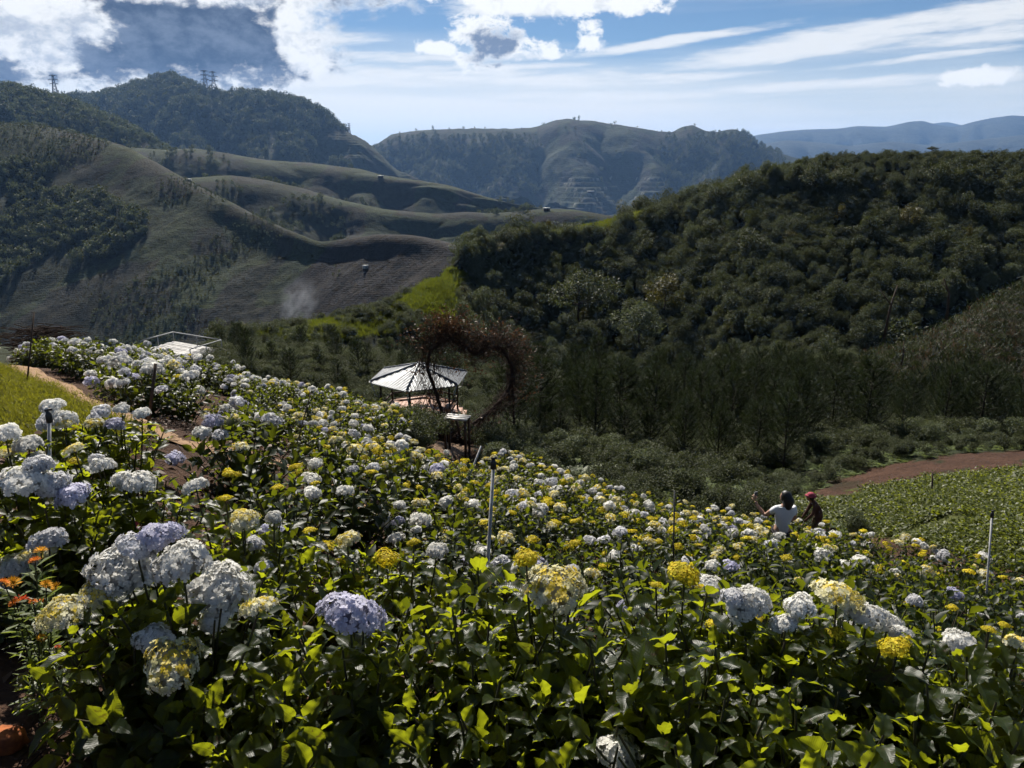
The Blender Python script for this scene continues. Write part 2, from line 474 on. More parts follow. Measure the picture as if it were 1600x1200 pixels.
sil_c = [(400, 262), (520, 250), (590, 224), (600, 217), (612, 210), (640, 205), (680, 202), (740, 201), (800, 201), (830, 200), (850, 194), (870, 187), (890, 186), (910, 188), (930, 189), (950, 193), (1000, 200), (1030, 205), (1050, 206), (1065, 199), (1082, 195), (1100, 203), (1120, 207), (1135, 202), (1150, 202), (1165, 210), (1180, 222), (1200, 233), (1230, 243), (1260, 250), (1330, 262), (1500, 290), (1800, 300)]
def m_terr(x, y):
    return 0.9 * soft(y, 268, 284) * soft(y, 345, 335) * soft(x, 700, 790) * soft(x, 1080, 1010)
hill_c = mound('mountain', sil_c, 2300, [362] * len(sil_c), 26, px0=400, px1=1800, step=2.5, sub=[60, 60, 14], relief=34, rscale=0.0042, seed=11, spur=60, spx=105, blur=3, fine=2.0, keep=0.03, terrace=(11.0, m_terr))
sil_l2 = [(-400, 150), (-100, 150), (0, 146), (60, 153), (100, 155), (130, 152), (160, 149), (190, 142), (210, 134), (240, 128), (270, 126), (290, 131), (310, 143), (340, 152), (360, 153), (380, 149), (410, 152), (440, 155), (470, 160), (490, 170), (510, 182), (525, 196), (545, 206), (570, 219), (600, 243), (620, 262), (680, 290), (760, 315), (900, 340)]
def m_terr2(x, y): return 0.55 * soft(x, 400, 450) * soft(y, 195, 210)
hill_l2 = mound('mountain', sil_l2, 1600, [330] * len(sil_l2), 29, px0=-400, px1=900, step=2.5, sub=[50, 60, 12], relief=38, rscale=0.006, seed=21, spur=55, spx=120, blur=5, fine=2.0, terrace=(5.0, m_terr2))
sil_l1b = [(-400, 150), (-100, 140), (0, 140), (30, 142), (60, 150), (100, 159), (130, 171), (170, 186), (210, 206), (240, 223), (270, 241), (300, 256), (350, 272), (450, 300)]
hill_l1b = mound('hill', sil_l1b, 900, [300] * len(sil_l1b), 25, px0=-400, px1=450, step=3, sub=[30, 40, 10], relief=9, rscale=0.012, seed=31, blur=8)
sil_m1 = [(100, 250), (170, 232), (200, 229), (260, 235), (300, 233), (350, 240), (420, 250), (480, 255), (560, 263), (600, 275), (700, 290), (760, 308), (810, 322), (880, 332), (950, 342), (1100, 360)]
hill_m1 = mound('hill', sil_m1, 820, [360] * len(sil_m1), 25, px0=100, px1=1100, step=3, sub=[36, 40, 10], relief=10, rscale=0.012, seed=41, spur=9, spx=110, blur=12)
sil_m2 = [(200, 300), (300, 277), (360, 273), (420, 281), (470, 293), (530, 311), (600, 326), (680, 334), (730, 331), (770, 334), (800, 331), (850, 326), (900, 328), (960, 338), (1010, 348), (1100, 360), (1250, 370)]
hill_m2 = mound('hill', sil_m2, 580, [430] * len(sil_m2), 25, px0=200, px1=1250, step=3, sub=[36, 40, 10], relief=7, rscale=0.016, seed=51, spur=7, spx=130, blur=12)
sil_rs = [(900, 360), (980, 342), (1050, 317), (1100, 292), (1140, 280), (1180, 278), (1220, 286), (1300, 300), (1450, 320)]
hill_rs = mound('hill', sil_rs, 430, [420] * len(sil_rs), 25, px0=900, px1=1450, step=3, sub=[24, 30, 10], relief=4, rscale=0.02, seed=61, blur=14)
# the big tea slope on the left and the round ploughed knoll at its end
l1_crest = [(-500, 215, 540), (-200, 196, 540), (0, 193, 520), (60, 196, 510), (110, 206, 500), (160, 216, 485), (200, 229, 470), (250, 256, 450), (300, 286, 430), (350, 311, 410), (400, 336, 390), (450, 358, 370), (500, 377, 350), (545, 371, 330), (590, 365, 320), (640, 367, 310), (690, 376, 300), (740, 392, 285), (850, 430, 270), (1000, 470, 260)]
LX = [-500, -100, 0, 60, 130, 220, 330, 420, 480, 545, 640, 740, 1000]
l1_up = under(l1_crest, list(zip(LX, [330, 305, 300, 300, 303, 318, 356, 386, 398, 404, 402, 425, 495])), 26.5)
l1_lo = under(l1_crest, list(zip(LX, [440, 432, 430, 430, 405, 396, 430, 455, 460, 462, 458, 470, 520])), 27)
l1_bot = under(l1_crest, list(zip(LX, [520, 516, 514, 500, 474, 498, 513, 513, 512, 516, 520, 525, 560])), 27)
l1_foot = under(l1_crest, list(zip(LX, [640, 640, 640, 640, 640, 640, 620, 620, 620, 620, 620, 625, 640])), 27)
l1_back = [(a, b + 70, c * 1.35) for a, b, c in l1_crest]
hill_l1 = Sheet('hill', [l1_foot, l1_bot, l1_lo, l1_up, l1_crest, l1_back], -500, 1000, 3, [16, 40, 40, 40, 12], relief=7.0, rscale=0.016, seed=71, blur=16, fine=0.12, keep=0.15)

def col_c(V, x, y):
    base = col_fields(0.006, 12, 0.6)(V, x, y) * 0.9
    w = (soft(fbm(V[:, 0] * .004, V[:, 1] * .004, 77, 3), -0.05, 0.2) * soft(x, 820, 640) + inpoly(x, y, [(1040, 215), (1180, 210), (1240, 260), (1150, 320), (1040, 300), (1020, 250)]) * 0.8)
    w = np.clip(w, 0, 1)[:, None]; c = base * (1 - w) + C_WOOD * 0.9 * w
    road = np.abs(((V[:, 2] / 11.0) % 1.0) - 0.86) < 0.10
    rm = (m_terr(x, y) > 0.4) & road & (vnoise(V[:, 0] * 0.02, V[:, 1] * 0.02, 5) > 0.52)
    c[rm] = (0.13, 0.125, 0.105)
    return c
def col_l2(V, x, y):
    w = np.clip(soft(y, 235, 205) + soft(x, 430, 380), 0, 1)[:, None]
    w = np.maximum(w, (soft(x, 540, 400) * soft(y, 260, 200))[:, None])
    return (col_fields(0.01, 22, 0.3)(V, x, y) * 0.9) * (1 - w) + C_WOOD * 0.8 * w
def col_l1(V, x, y):
    c = col_fields(0.014, 72, 0.35)(V, x, y)
    x = x + 22 * fbm(V[:, 0] * 0.03, V[:, 1] * 0.03, 55, 4); y = y + 22 * fbm(V[:, 0] * 0.03, V[:, 1] * 0.03, 56, 4)
    hollow = inpoly(x, y, [(-600, 270), (60, 262), (150, 290), (230, 330), (240, 370), (110, 430), (20, 520), (-600, 560)])
    c[hollow] = C_WOOD * 0.9
    knoll = inpoly(x, y, [(500, 395), (545, 366), (640, 360), (760, 385), (740, 470), (520, 500), (440, 460)])
    c[knoll] = C_SOIL * 0.95
    return c
def col_m2(V, x, y):
    c = col_fields(0.014, 52, 0.4)(V, x, y)
    c[inpoly(x, y, [(340, 285), (470, 300), (545, 330), (520, 385), (420, 360)])] = C_WOOD
    c[inpoly(x, y, [(790, 345), (860, 335), (885, 350), (880, 372), (790, 372)])] = C_SOIL
    return c
hill_c.build(M_MID, col_c); hill_l2.build(M_MID, col_l2); hill_l1b.build(M_MID, col_fields(0.012, 32, 0.7))
hill_m1.build(M_TEA, col_fields(0.013, 42, 0.35)); hill_m2.build(M_TEA, col_m2); hill_rs.build(M_TEA, col_fields(0.02, 62, 0.3)); hill_l1.build(M_TEA, col_l1)

# ---- the wooded hill on the right with the grassy spur running left from it
r_crest = [(300, 560, 110), (560, 545, 115), (680, 470, 120), (715, 402, 128), (740, 388, 132), (800, 377, 138), (870, 364, 145), (900, 358, 150), (940, 350, 152), (1000, 333, 150), (1050, 326, 146), (1100, 314, 142), (1150, 296, 140), (1200, 272, 137), (1240, 262, 135), (1290, 254, 134), (1350, 251, 134), (1450, 248, 132), (1600, 251, 130), (1750, 255, 128), (2100, 262, 120)]
_rc = [q for q in r_crest if q[0] >= 715]
RX = [720, 780, 850, 950, 1050, 1200, 1400, 1600, 2100]
r_up = [(300, 545, 100), (400, 540, 102), (560, 520, 108), (640, 480, 112), (690, 432, 117)] + under(_rc, list(zip(RX, [425, 425, 412, 396, 380, 340, 325, 322, 330])), 25)
r_mid = [(300, 535, 84), (370, 524, 86), (450, 509, 90), (560, 486, 96), (640, 458, 102), (690, 440, 107)] + under(_rc, list(zip(RX, [470, 500, 492, 462, 440, 420, 410, 405, 410])), 26)
r_low = [(300, 570, 74), (450, 555, 79), (560, 545, 84), (640, 530, 90), (700, 530, 94)] + under(_rc, list(zip(RX[1:], [545, 548, 545, 535, 520, 510, 500, 500])), 27)
r_foot = [(300, 660, 62), (700, 655, 78)] + under(_rc, list(zip(RX[2:], [650, 650, 650, 645, 640, 640, 640])), 27)
r_back = [(a, b + 90, c * 1.6) for a, b, c in r_crest]
hill_r = Sheet('hill', [r_foot, r_low, r_mid, r_up, r_crest, r_back], 300, 2100, 4, [10, 22, 26, 26, 12], relief=1.6, rscale=0.06, seed=81, blur=16, fine=0.2, keep=0.2)
spur_poly = [(380, 522), (560, 478), (640, 450), (700, 415), (735, 432), (722, 470), (700, 505), (620, 520), (520, 535)]
top_poly = [(850, 375), (870, 352), (960, 335), (990, 322), (1060, 318), (1050, 328), (960, 350), (945, 372)]
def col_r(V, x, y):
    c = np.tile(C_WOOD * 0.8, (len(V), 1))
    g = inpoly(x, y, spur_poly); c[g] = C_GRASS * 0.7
    g2 = inpoly(x, y, [(600, 470), (690, 415), (725, 425), (720, 462), (650, 478)]); c[g2] = (0.11, 0.125, 0.02)
    c[inpoly(x, y, top_poly)] = (0.07, 0.07, 0.025)
    c[inpoly(x, y, [(895, 364), (915, 355), (935, 356), (930, 366)])] = (0.30, 0.17, 0.11)
    return c
M_SCRUB = mat_hill('scrub_ground', 0, 1, 0.8, 0.4, 0.25)
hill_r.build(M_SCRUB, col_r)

# ---- near ground: the flower slope, the gully and the plots beyond it
BUSH_H = 0.78
top_pts = [(545, 965, 2.9), (270, 1040, 2.7), (250, 890, 3.0), (1070, 900, 3.2), (1310, 940, 3.2), (600, 875, 4.8), (380, 815, 4.0), (70, 755, 3.8), (215, 755, 4.2), (85, 640, 5.0), (20, 690, 4.2), (350, 690, 6.5), (590, 780, 7.0), (620, 750, 8.0), (800, 760, 11.5), (1000, 800, 11), (1200, 830, 13), (1250, 870, 8.5), (1550, 880, 11), (1440, 900, 7.5), (1400, 1015, 4.0), (900, 830, 9.5), (960, 885, 8), (0, 525, 18), (-150, 518, 18), (250, 545, 18.5), (350, 575, 19.5), (500, 600, 20), (620, 640, 21), (760, 690, 19), (1000, 770, 16), (1300, 812, 15.5), (400, 640, 13)]
gnd_pts = [(450, 1190, 2.95), (120, 620, 10.5), (0, 572, 14.5), (0, 650, 8.0), (-150, 572, 14.5), (250, 670, 7.6), (900, 690, 25), (1000, 740, 21), (1150, 765, 20), (1020, 735, 24), (1130, 755, 23), (1300, 790, 18), (1450, 805, 15.5), (1600, 835, 13), (1600, 705, 22), (1400, 720, 22), (1300, 760, 21), (1600, 445, 52), (1400, 548, 48), (1250, 600, 45), (1500, 620, 41), (1600, 560, 45), (1600, 650, 39), (900, 605, 45), (700, 575, 48), (500, 560, 45), (285, 565, 37), (100, 545, 40), (-100, 540, 42), (1750, 640, 39), (1750, 400, 52), (700, 690, 19.5), (650, 700, 29), (1900, 800, 15), (800, 625, 60), (1000, 625, 60), (1130, 620, 60), (600, 605, 62), (400, 585, 62), (100, 570, 62), (1600, 480, 64), (1400, 585, 62), (1800, 440, 64), (1250, 620, 60)]
cp = np.vstack([P3(*np.array(top_pts).T) - np.array([0, 0, BUSH_H]), P3(*np.array(gnd_pts).T), np.array([[0, 0, -1.95], [-3, 0, -1.75], [3, 0, -2.5], [0, -4, -1.6], [-8, 2, -2.0], [9, 2, -4.0], [-14, 10, -2.9], [-22, 28, -7.0], [14, 6, -5.4]])])
def tps(r2): return 0.5 * r2 * np.log(np.maximum(r2, 1e-9))
_cx = cp[:, :2] * np.array([1.0, 1.0])
_K = tps(((_cx[:, None] - _cx[None]) ** 2).sum(-1)) + np.eye(len(cp)) * 2.5
_Pm = np.c_[np.ones(len(cp)), _cx]
_A = np.block([[_K, _Pm], [_Pm.T, np.zeros((3, 3))]])
_W = np.linalg.solve(_A, np.r_[cp[:, 2], np.zeros(3)])
def ground_z(x, y, rough=True):
    x, y = np.asarray(x, float), np.asarray(y, float); sh = x.shape
    q = np.c_[x.ravel(), y.ravel()]
    z = np.concatenate([tps(((c[:, None] - _cx[None]) ** 2).sum(-1)) @ _W[:len(cp)] for c in np.array_split(q, max(1, len(q) // 4000))]) + _W[-3] + q @ _W[-2:]
    z = z.reshape(sh)
    if rough: z = z + 0.05 * fbm(x * 0.9, y * 0.9, 5, 4)
    return z

ga = np.linspace(-0.95, 0.95, 300); gr = np.r_[np.linspace(0.0, 22, 170), np.geomspace(22.2, 66, 70)]
GX = np.tan(ga)[None, :] * (gr[:, None] + 3.0); GY = gr[:, None] + 0 * ga[None, :] - 2.0
GZ = ground_z(GX, GY)
GZ += 0.03 * fbm(GX * 4, GY * 4, 8, 3) * (GY < 24)
plot_red = [(1262, 778), (1290, 758), (1370, 730), (1480, 710), (1640, 702), (1900, 692), (1900, 722), (1640, 730), (1500, 744), (1400, 758), (1330, 772)]
plot_green = [(1180, 800), (1290, 770), (1420, 752), (1640, 715), (1900, 710), (1900, 930), (1640, 905), (1500, 865), (1300, 825)]
lawn_poly = [(-400, 562), (0, 570), (60, 592), (140, 630), (230, 680), (150, 700), (60, 690), (-400, 720)]
till_poly = [(1235, 610), (1400, 530), (1600, 432), (1900, 380), (1900, 640), (1500, 640), (1300, 635)]
till_ground = [(1235, 612), (1400, 500), (1600, 380), (1950, 300), (1950, 640), (1500, 640), (1300, 635)]
def col_near(V, x, y):
    n = fbm(V[:, 0] * 0.8, V[:, 1] * 0.8, 91, 4)
    front = (V[:, 1] > 0.3)
    c = np.tile((0.060, 0.034, 0.022), (len(V), 1)) * (1 + 0.5 * n[:, None])
    far = soft(np.hypot(V[:, 0], V[:, 1]), 19, 24)[:, None]
    c = c * (1 - far) + np.array((0.022, 0.027, 0.013)) * far
    c[inpoly(x, y, plot_green) & front] = (0.050, 0.056, 0.016)
    r = inpoly(x, y, plot_red) & front & (n > -0.35); c[r] = np.array((0.056, 0.030, 0.020))
    c[inpoly(x, y, till_ground) & front & (np.hypot(V[:, 0], V[:, 1]) > 34)] = np.array((0.024, 0.023, 0.017))
    c[inpoly(x, y, lawn_poly) & front] = (0.055, 0.060, 0.015)
    c[inpoly(x, y, [(636, 690), (690, 676), (730, 700), (720, 714), (650, 706)]) & front & (V[:, 1] < 22)] = (0.20, 0.135, 0.09)
    return c
GV = np.stack([GX, GY, GZ], -1).reshape(-1, 3)
gi = np.arange(len(gr) - 1)[:, None] * len(ga) + np.arange(len(ga) - 1)[None, :]
GF = np.stack([gi, gi + 1, gi + len(ga) + 1, gi + len(ga)], -1).reshape(-1, 4)
gx_, gy_, _ = to_pix(GV)
def mat_soil():
    m, nt, out = mat_new('soil')
    pos = geo_pos(nt)
    n1 = noise(nt, pos, 1.6, 6, 0.6); n2 = noise(nt, pos, 22.0, 6, 0.65); vo = nt.nodes.new('ShaderNodeTexVoronoi'); vo.inputs['Scale'].default_value = 9.0
    nt.links.new(pos, vo.inputs['Vector']); vd = S(nt, vo.outputs['Distance'])
    v = ((n1 - 0.5) * 1.4 + (n2 - 0.5) * 1.6 + 1.0 + (vd - 0.4) * 0.4).mx(0.2)
    col = mixc(nt, 1.0, attr(nt, 'Col', 'Color'), combine(nt, v, v, v), 'MULTIPLY')
    b = principled(nt, col, 0.95, 0.1, 0.0, bump(nt, n2 + vd * 0.6 + n1, 0.8, 0.06))
    nt.links.new(b.outputs[0], out.inputs[0]); return m
M_SOIL = mat_soil()
ground = obj('ground', mesh_np('ground', GV, GF, True, cols=col_near(GV, gx_, gy_)), M_SOIL)
tag(ground, kind='structure')

# ---- valley floor under everything, out to the horizon
vf = []
for r_ in np.geomspace(40, 30000, 60):
    vf.append(np.c_[np.cos(np.linspace(0, 2 * math.pi, 97)[:-1]) * r_, np.sin(np.linspace(0, 2 * math.pi, 97)[:-1]) * r_])
vf = np.array(vf); vr = np.geomspace(40, 30000, 60)
vz = -30 - 60 * soft(vr, 60, 320) - 40 * soft(vr, 300, 1200)
VV = np.concatenate([vf, np.broadcast_to(vz[:, None, None], (60, 96, 1))], -1).reshape(-1, 3)
ii = np.arange(59)[:, None] * 96 + np.arange(96)[None]; jj = np.arange(59)[:, None] * 96 + (np.arange(96)[None] + 1) % 96
VF = np.stack([ii, jj, jj + 96, ii + 96], -1).reshape(-1, 4)
valley = obj('valley_floor', mesh_np('valley_floor', VV, VF, True, cols=np.tile(C_WOOD, (len(VV), 1))), M_MID)
tag(valley, kind='structure')

def hit(px, py, dmin=1.5, dmax=60.0):
    """where the ground meets the line of sight through (px, py)"""
    d = np.geomspace(dmin, dmax, 500); p = P3(px, py, d); below = p[:, 2] < ground_z(p[:, 0], p[:, 1])
    k = int(np.argmax(below)); return p[k]
def on_sheet(s, px, py):
    """the nearest place of a hill that the photograph shows at (px, py)"""
    G = s.G.reshape(-1, 3); qx, qy, qd = to_pix(G); e = (qx - px) ** 2 + (qy - py) ** 2
    near = np.nonzero(e < max(60.0, e.min() * 1.5))[0]; return G[near[np.argmin(qd[near] + e[near] * 0.5)]]
path_px = [(-40, 556), (30, 578), (90, 604), (150, 634), (205, 660), (250, 683), (330, 705), (440, 722), (560, 795), (670, 838)]
path_pts = np.array([hit(*q) for q in path_px])
# ================================================================== foliage tools
def mat_leaf(name, c1, c2, trans, tfac=0.38, rough=0.38, spec=0.45, veins=False):
    m, nt, out = mat_new(name)
    oi = nt.nodes.new('ShaderNodeObjectInfo')
    r = (S(nt, oi.outputs['Random']) + S(nt, attr(nt, 'rnd'))).m('FRACT')
    col = mixc(nt, r, c1, c2)
    tcol = mixc(nt, r, trans, tuple(v * 0.55 for v in trans))
    nrm = None
    if veins:
        sp = nt.nodes.new('ShaderNodeSeparateXYZ'); nt.links.new(attr(nt, 'uvw', 'Vector'), sp.inputs[0])
        u, v = S(nt, sp.outputs[0]), S(nt, sp.outputs[1]).m('ABSOLUTE')
        w = ((u - v * 0.42) * 56.0).m('SINE').m('ABSOLUTE').m('POWER', 0.45)
        mid = v.sstep(0.0, 0.035)
        h = w.mn(mid)
        nrm = bump(nt, h, 0.22, 0.003)
        vein = 1.0 - h
        tcol = mixc(nt, vein * 0.35, tcol, tuple(v_ * 0.35 for v_ in trans))
        col = mixc(nt, vein * 0.12, col, tuple(v_ * 1.8 for v_ in c2))
    if veins:
        sn = noise(nt, obj_co(nt), 5.0, 4, 0.6); spot = ((sn - 0.5) * 2.0 + r * 0.5).sstep(0.55, 0.75)
        col = mixc(nt, spot * 0.7, col, (0.06, 0.035, 0.015)); tcol = mixc(nt, spot * 0.7, tcol, (0.10, 0.06, 0.01))
    b = principled(nt, col, rough, spec, 0.0, nrm)
    t = nt.nodes.new('ShaderNodeBsdfTranslucent'); nt.links.new(tcol, t.inputs[0])
    if nrm is not None: nt.links.new(nrm, t.inputs['Normal'])
    mx = nt.nodes.new('ShaderNodeMixShader'); mx.inputs[0].default_value = tfac
    nt.links.new(b.outputs[0], mx.inputs[1]); nt.links.new(t.outputs[0], mx.inputs[2])
    nt.links.new(mx.outputs[0], out.inputs[0]); return m

M_LEAF = mat_leaf('hydrangea_leaf', (0.008, 0.015, 0.004), (0.015, 0.026, 0.006), (0.54, 0.60, 0.018), 0.42, 0.40, 0.26, veins=True)
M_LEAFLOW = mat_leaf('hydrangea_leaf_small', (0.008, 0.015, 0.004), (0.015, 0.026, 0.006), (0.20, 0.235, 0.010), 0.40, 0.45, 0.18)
M_STEM = mat_simple('green_stem', (0.05, 0.06, 0.02), (0.06, 0.045, 0.025), 12, 0.7)
M_BARK = mat_simple('bark', (0.055, 0.042, 0.032), (0.03, 0.024, 0.02), 9, 0.9, 0.1, stretch=(1, 1, 0.3))

def leaf_template(nu, width=0.60, fold=0.22, droop=0.25, wavy=0.0, cols=1, serr=False):
    """a pointed oval leaf along +x, 1 long"""
    us = np.linspace(0, 1, nu + 1); V = []; UV = []
    for i, u in enumerate(us):
        w = width * 0.5 * (math.sin(math.pi * min(1, u ** 0.82)) ** 0.8 if 0 < u < 1 else 0.0) * (1.0 - 0.18 * u)
        for j in range(-cols, cols + 1):
            v = j / cols
            w_ = w * (1.0 + (0.055 if serr and i % 2 else 0.0) * abs(v))
            V.append((u, v * w_, abs(v) * w * fold * 2 - droop * u * u + wavy * math.sin(u * 19 + j) * 0.02 * abs(v)))
            UV.append((u, v * w, 0))
    k = 2 * cols + 1; F = [(i * k + j, (i + 1) * k + j, (i + 1) * k + j + 1, i * k + j + 1) for i in range(nu) for j in range(k - 1)]
    return np.array(V), np.array(F), np.array(UV)
LEAF_HI = leaf_template(9, 0.62, 0.20, 0.22, 1.0, 2)
LEAF_LO = leaf_template(3, 0.64, 0.20, 0.22)
CARD = (np.array([(0, 0, 0), (0.5, -0.30, 0.06), (1, 0, -0.1), (0.5, 0.30, 0.06)], float), np.array([(0, 1, 2, 3)]), np.array([(0, 0, 0)] * 4, float))

def frames(X, Z):
    X = X / np.maximum(np.linalg.norm(X, axis=1, keepdims=True), 1e-9)
    Y = np.cross(Z, X); ny = np.linalg.norm(Y, axis=1, keepdims=True)
    bad = ny[:, 0] < 1e-4
    if bad.any(): Y[bad] = np.cross(X[bad], (1, 0, 0.01)); ny = np.linalg.norm(Y, axis=1, keepdims=True)
    Y /= np.maximum(ny, 1e-9)
    return np.stack([X, Y, np.cross(X, Y)], -1)           # columns are the axes
def merged(name, tmpl, pos, X, Z, size, rng, cols=None):
    """many copies of a small template as one mesh"""
    V0, F0, UV0 = tmpl; n = len(pos); M = frames(X, Z)
    V = np.einsum('nij,kj->nki', M, V0) * np.asarray(size).reshape(-1, 1, 1) + pos[:, None, :]
    F = F0[None] + (np.arange(n) * len(V0))[:, None, None]
    rnd = np.repeat(rng.random(n), len(V0))
    c = None if cols is None else np.repeat(cols, len(V0), 0)
    return mesh_np(name, V.reshape(-1, 3), F.reshape(-1, F0.shape[1]), True, {'rnd': rnd}, cols=c, uv=np.tile(UV0, (n, 1)))

def unit(v): return v / np.maximum(np.linalg.norm(v, axis=-1, keepdims=True), 1e-9)

def bush_skeleton(rng, h, rad, nstem, leaf=(0.10, 0.17), node=0.085, start=0.3):
    """stems fanning out to a dome with pairs of leaves: (stems, leaf pos, leaf x axis, leaf z axis, leaf size, tips)"""
    stems, pos, X, Z, size, tips = [], [], [], [], [], []
    for i in range(nstem):
        rr = rad * math.sqrt((i + 0.5) / nstem) * rng.uniform(0.85, 1.1); ph = i * 2.39996 + rng.uniform(-0.3, 0.3)
        tip = np.array([rr * math.cos(ph), rr * math.sin(ph), h * (1 - 0.28 * (rr / rad) ** 2) * rng.uniform(0.82, 1.04)])
        b0 = np.array([0.16 * tip[0], 0.16 * tip[1], -0.03]); c = np.array([tip[0] * 0.55, tip[1] * 0.55, tip[2] * 0.55])
        t = np.linspace(0, 1, 9)[:, None]
        pts = (1 - t) ** 2 * b0 + 2 * t * (1 - t) * c + t * t * tip
        stems.append(pts); tips.append(tip)
        L = np.linalg.norm(np.diff(pts, axis=0), axis=1).sum()
        nn = max(3, int(L * (1 - start) / node)); spin = rng.uniform(0, 6.28)
        for k in range(nn):
            tt = start + (1 - start) * (k + 0.5) / nn
            p = (1 - tt) ** 2 * b0 + 2 * tt * (1 - tt) * c + tt * tt * tip
            T = unit(2 * (1 - tt) * (c - b0) + 2 * tt * (tip - c))
            a = unit(np.cross(T, (0.3, 0.9, 0.2))); bb = np.cross(T, a)
            q = tt ** 2
            lift = R(-8 + 62 * q) + rng.normal(0, 0.18)
            sz = rng.uniform(*leaf) * (1.0 - 0.45 * q ** 3)
            for sgn in (1, -1):
                s_ = spin + (k % 2) * math.pi / 2 + rng.normal(0, 0.2)
                o = (a * math.cos(s_) + bb * math.sin(s_)) * sgn
                pos.append(p + o * 0.015); X.append(o * math.cos(lift) + T * math.sin(lift)); Z.append(T * math.cos(lift) - o * math.sin(lift) + rng.normal(0, 0.22, 3)); size.append(sz * rng.uniform(0.85, 1.12))
    return stems, np.array(pos), np.array(X), np.array(Z), np.array(size), np.array(tips)

def stems_mesh(name, stems, r0=0.008, r1=0.004, n=5):
    mb = MB()
    for s in stems: mb.tube(s, np.linspace(r0, r1, len(s)), n, False)
    return mb.mesh(name, True)

def scatter(name, pts, rotz, scale, index, templates, label, cat, tilt=0.12, seed=1):
    """a mass that nobody could count: copies of the template meshes on points, one object of kind stuff"""
    pts = np.asarray(pts, np.float32); n = len(pts); rg = np.random.default_rng(seed)
    tc_ = bpy.data.collections.new(name + '_shapes')
    for j, me in enumerate(templates): tc_.objects.link(bpy.data.objects.new('%s_shape_%03d' % (name, j), me))
    me = bpy.data.meshes.new(name); me.vertices.add(n); me.vertices.foreach_set('co', pts.ravel())
    rot = np.c_[rg.normal(0, tilt, n), rg.normal(0, tilt, n), rotz].astype(np.float32)
    a = me.attributes.new('rot', 'FLOAT_VECTOR', 'POINT'); a.data.foreach_set('vector', rot.ravel())
    sc = np.asarray(scale, np.float32); sc = np.c_[sc, sc, sc] if sc.ndim == 1 else sc
    a = me.attributes.new('scl', 'FLOAT_VECTOR', 'POINT'); a.data.foreach_set('vector', sc.astype(np.float32).ravel())
    a = me.attributes.new('pick', 'INT', 'POINT'); a.data.foreach_set('value', np.asarray(index, np.int32))
    o = bpy.data.objects.new(name, me); link(o)
    ng = bpy.data.node_groups.new(name, 'GeometryNodeTree')
    ng.interface.new_socket('Geometry', in_out='INPUT', socket_type='NodeSocketGeometry'); ng.interface.new_socket('Geometry', in_out='OUTPUT', socket_type='NodeSocketGeometry')
    gi_, go_ = ng.nodes.new('NodeGroupInput'), ng.nodes.new('NodeGroupOutput')
    ci_ = ng.nodes.new('GeometryNodeCollectionInfo'); ci_.inputs[0].default_value = tc_; ci_.inputs[1].default_value = True; ci_.inputs[2].default_value = True
    ip = ng.nodes.new('GeometryNodeInstanceOnPoints'); ip.inputs['Pick Instance'].default_value = True
    def named(nm, ty):
        q = ng.nodes.new('GeometryNodeInputNamedAttribute'); q.data_type = ty; q.inputs[0].default_value = nm; return q.outputs[0]
    ng.links.new(gi_.outputs[0], ip.inputs['Points']); ng.links.new(ci_.outputs[0], ip.inputs['Instance'])
    ng.links.new(named('pick', 'INT'), ip.inputs['Instance Index']); ng.links.new(named('rot', 'FLOAT_VECTOR'), ip.inputs['Rotation']); ng.links.new(named('scl', 'FLOAT_VECTOR'), ip.inputs['Scale'])
    ng.links.new(ip.outputs[0], go_.inputs[0])
    md = o.modifiers.new('scatter', 'NODES'); md.node_group = ng
    return tag(o, label, cat, kind='stuff')

# ------------------------------------------------------------------ flower heads
def mat_petal():
    m, nt, out = mat_new('petal')
    oi = nt.nodes.new('ShaderNodeObjectInfo'); rnd = S(nt, oi.outputs['Random'])
    v = 0.82 + rnd * 0.3
    n = noise(nt, obj_co(nt), 9.0, 3)
    v2 = v * (0.85 + n * 0.3)
    col = mixc(nt, 1.0, attr(nt, 'Col', 'Color'), combine(nt, v2, v2, v2), 'MULTIPLY')
    b = principled(nt, col, 0.7, 0.2)
    t = nt.nodes.new('ShaderNodeBsdfTranslucent'); nt.links.new(col, t.inputs[0])
    mx = nt.nodes.new('ShaderNodeMixShader'); mx.inputs[0].default_value = 0.36
    nt.links.new(b.outputs[0], mx.inputs[1]); nt.links.new(t.outputs[0], mx.inputs[2]); nt.links.new(mx.outputs[0], out.inputs[0])
    return m
M_PETAL = mat_petal()

def floret(hi):
    """four rounded petals round a small eye, facing +z, radius 1"""
    V = [(0, 0, 0.0)]; F = []
    for i in range(4):
        a = i * math.pi / 2
        pr = [(0.35, -0.30, 0.06), (0.80, -0.46, 0.16), (1.02, 0.0, 0.10), (0.80, 0.46, 0.16), (0.35, 0.30, 0.06)] if hi else [(0.62, -0.50, 0.12), (1.0, 0, 0.08), (0.62, 0.50, 0.12)]
        b = len(V)
        for x, y, z in pr: V.append((x * math.cos(a) - y * math.sin(a), x * math.sin(a) + y * math.cos(a), z))
        if hi: F += [(0, b, b + 1, b + 2), (0, b + 2, b + 3, b + 4)]
        else: F += [(0, b, b + 1, b + 2)]
    return np.array(V), np.array(F)
FL_HI, FL_LO = floret(True), floret(False)

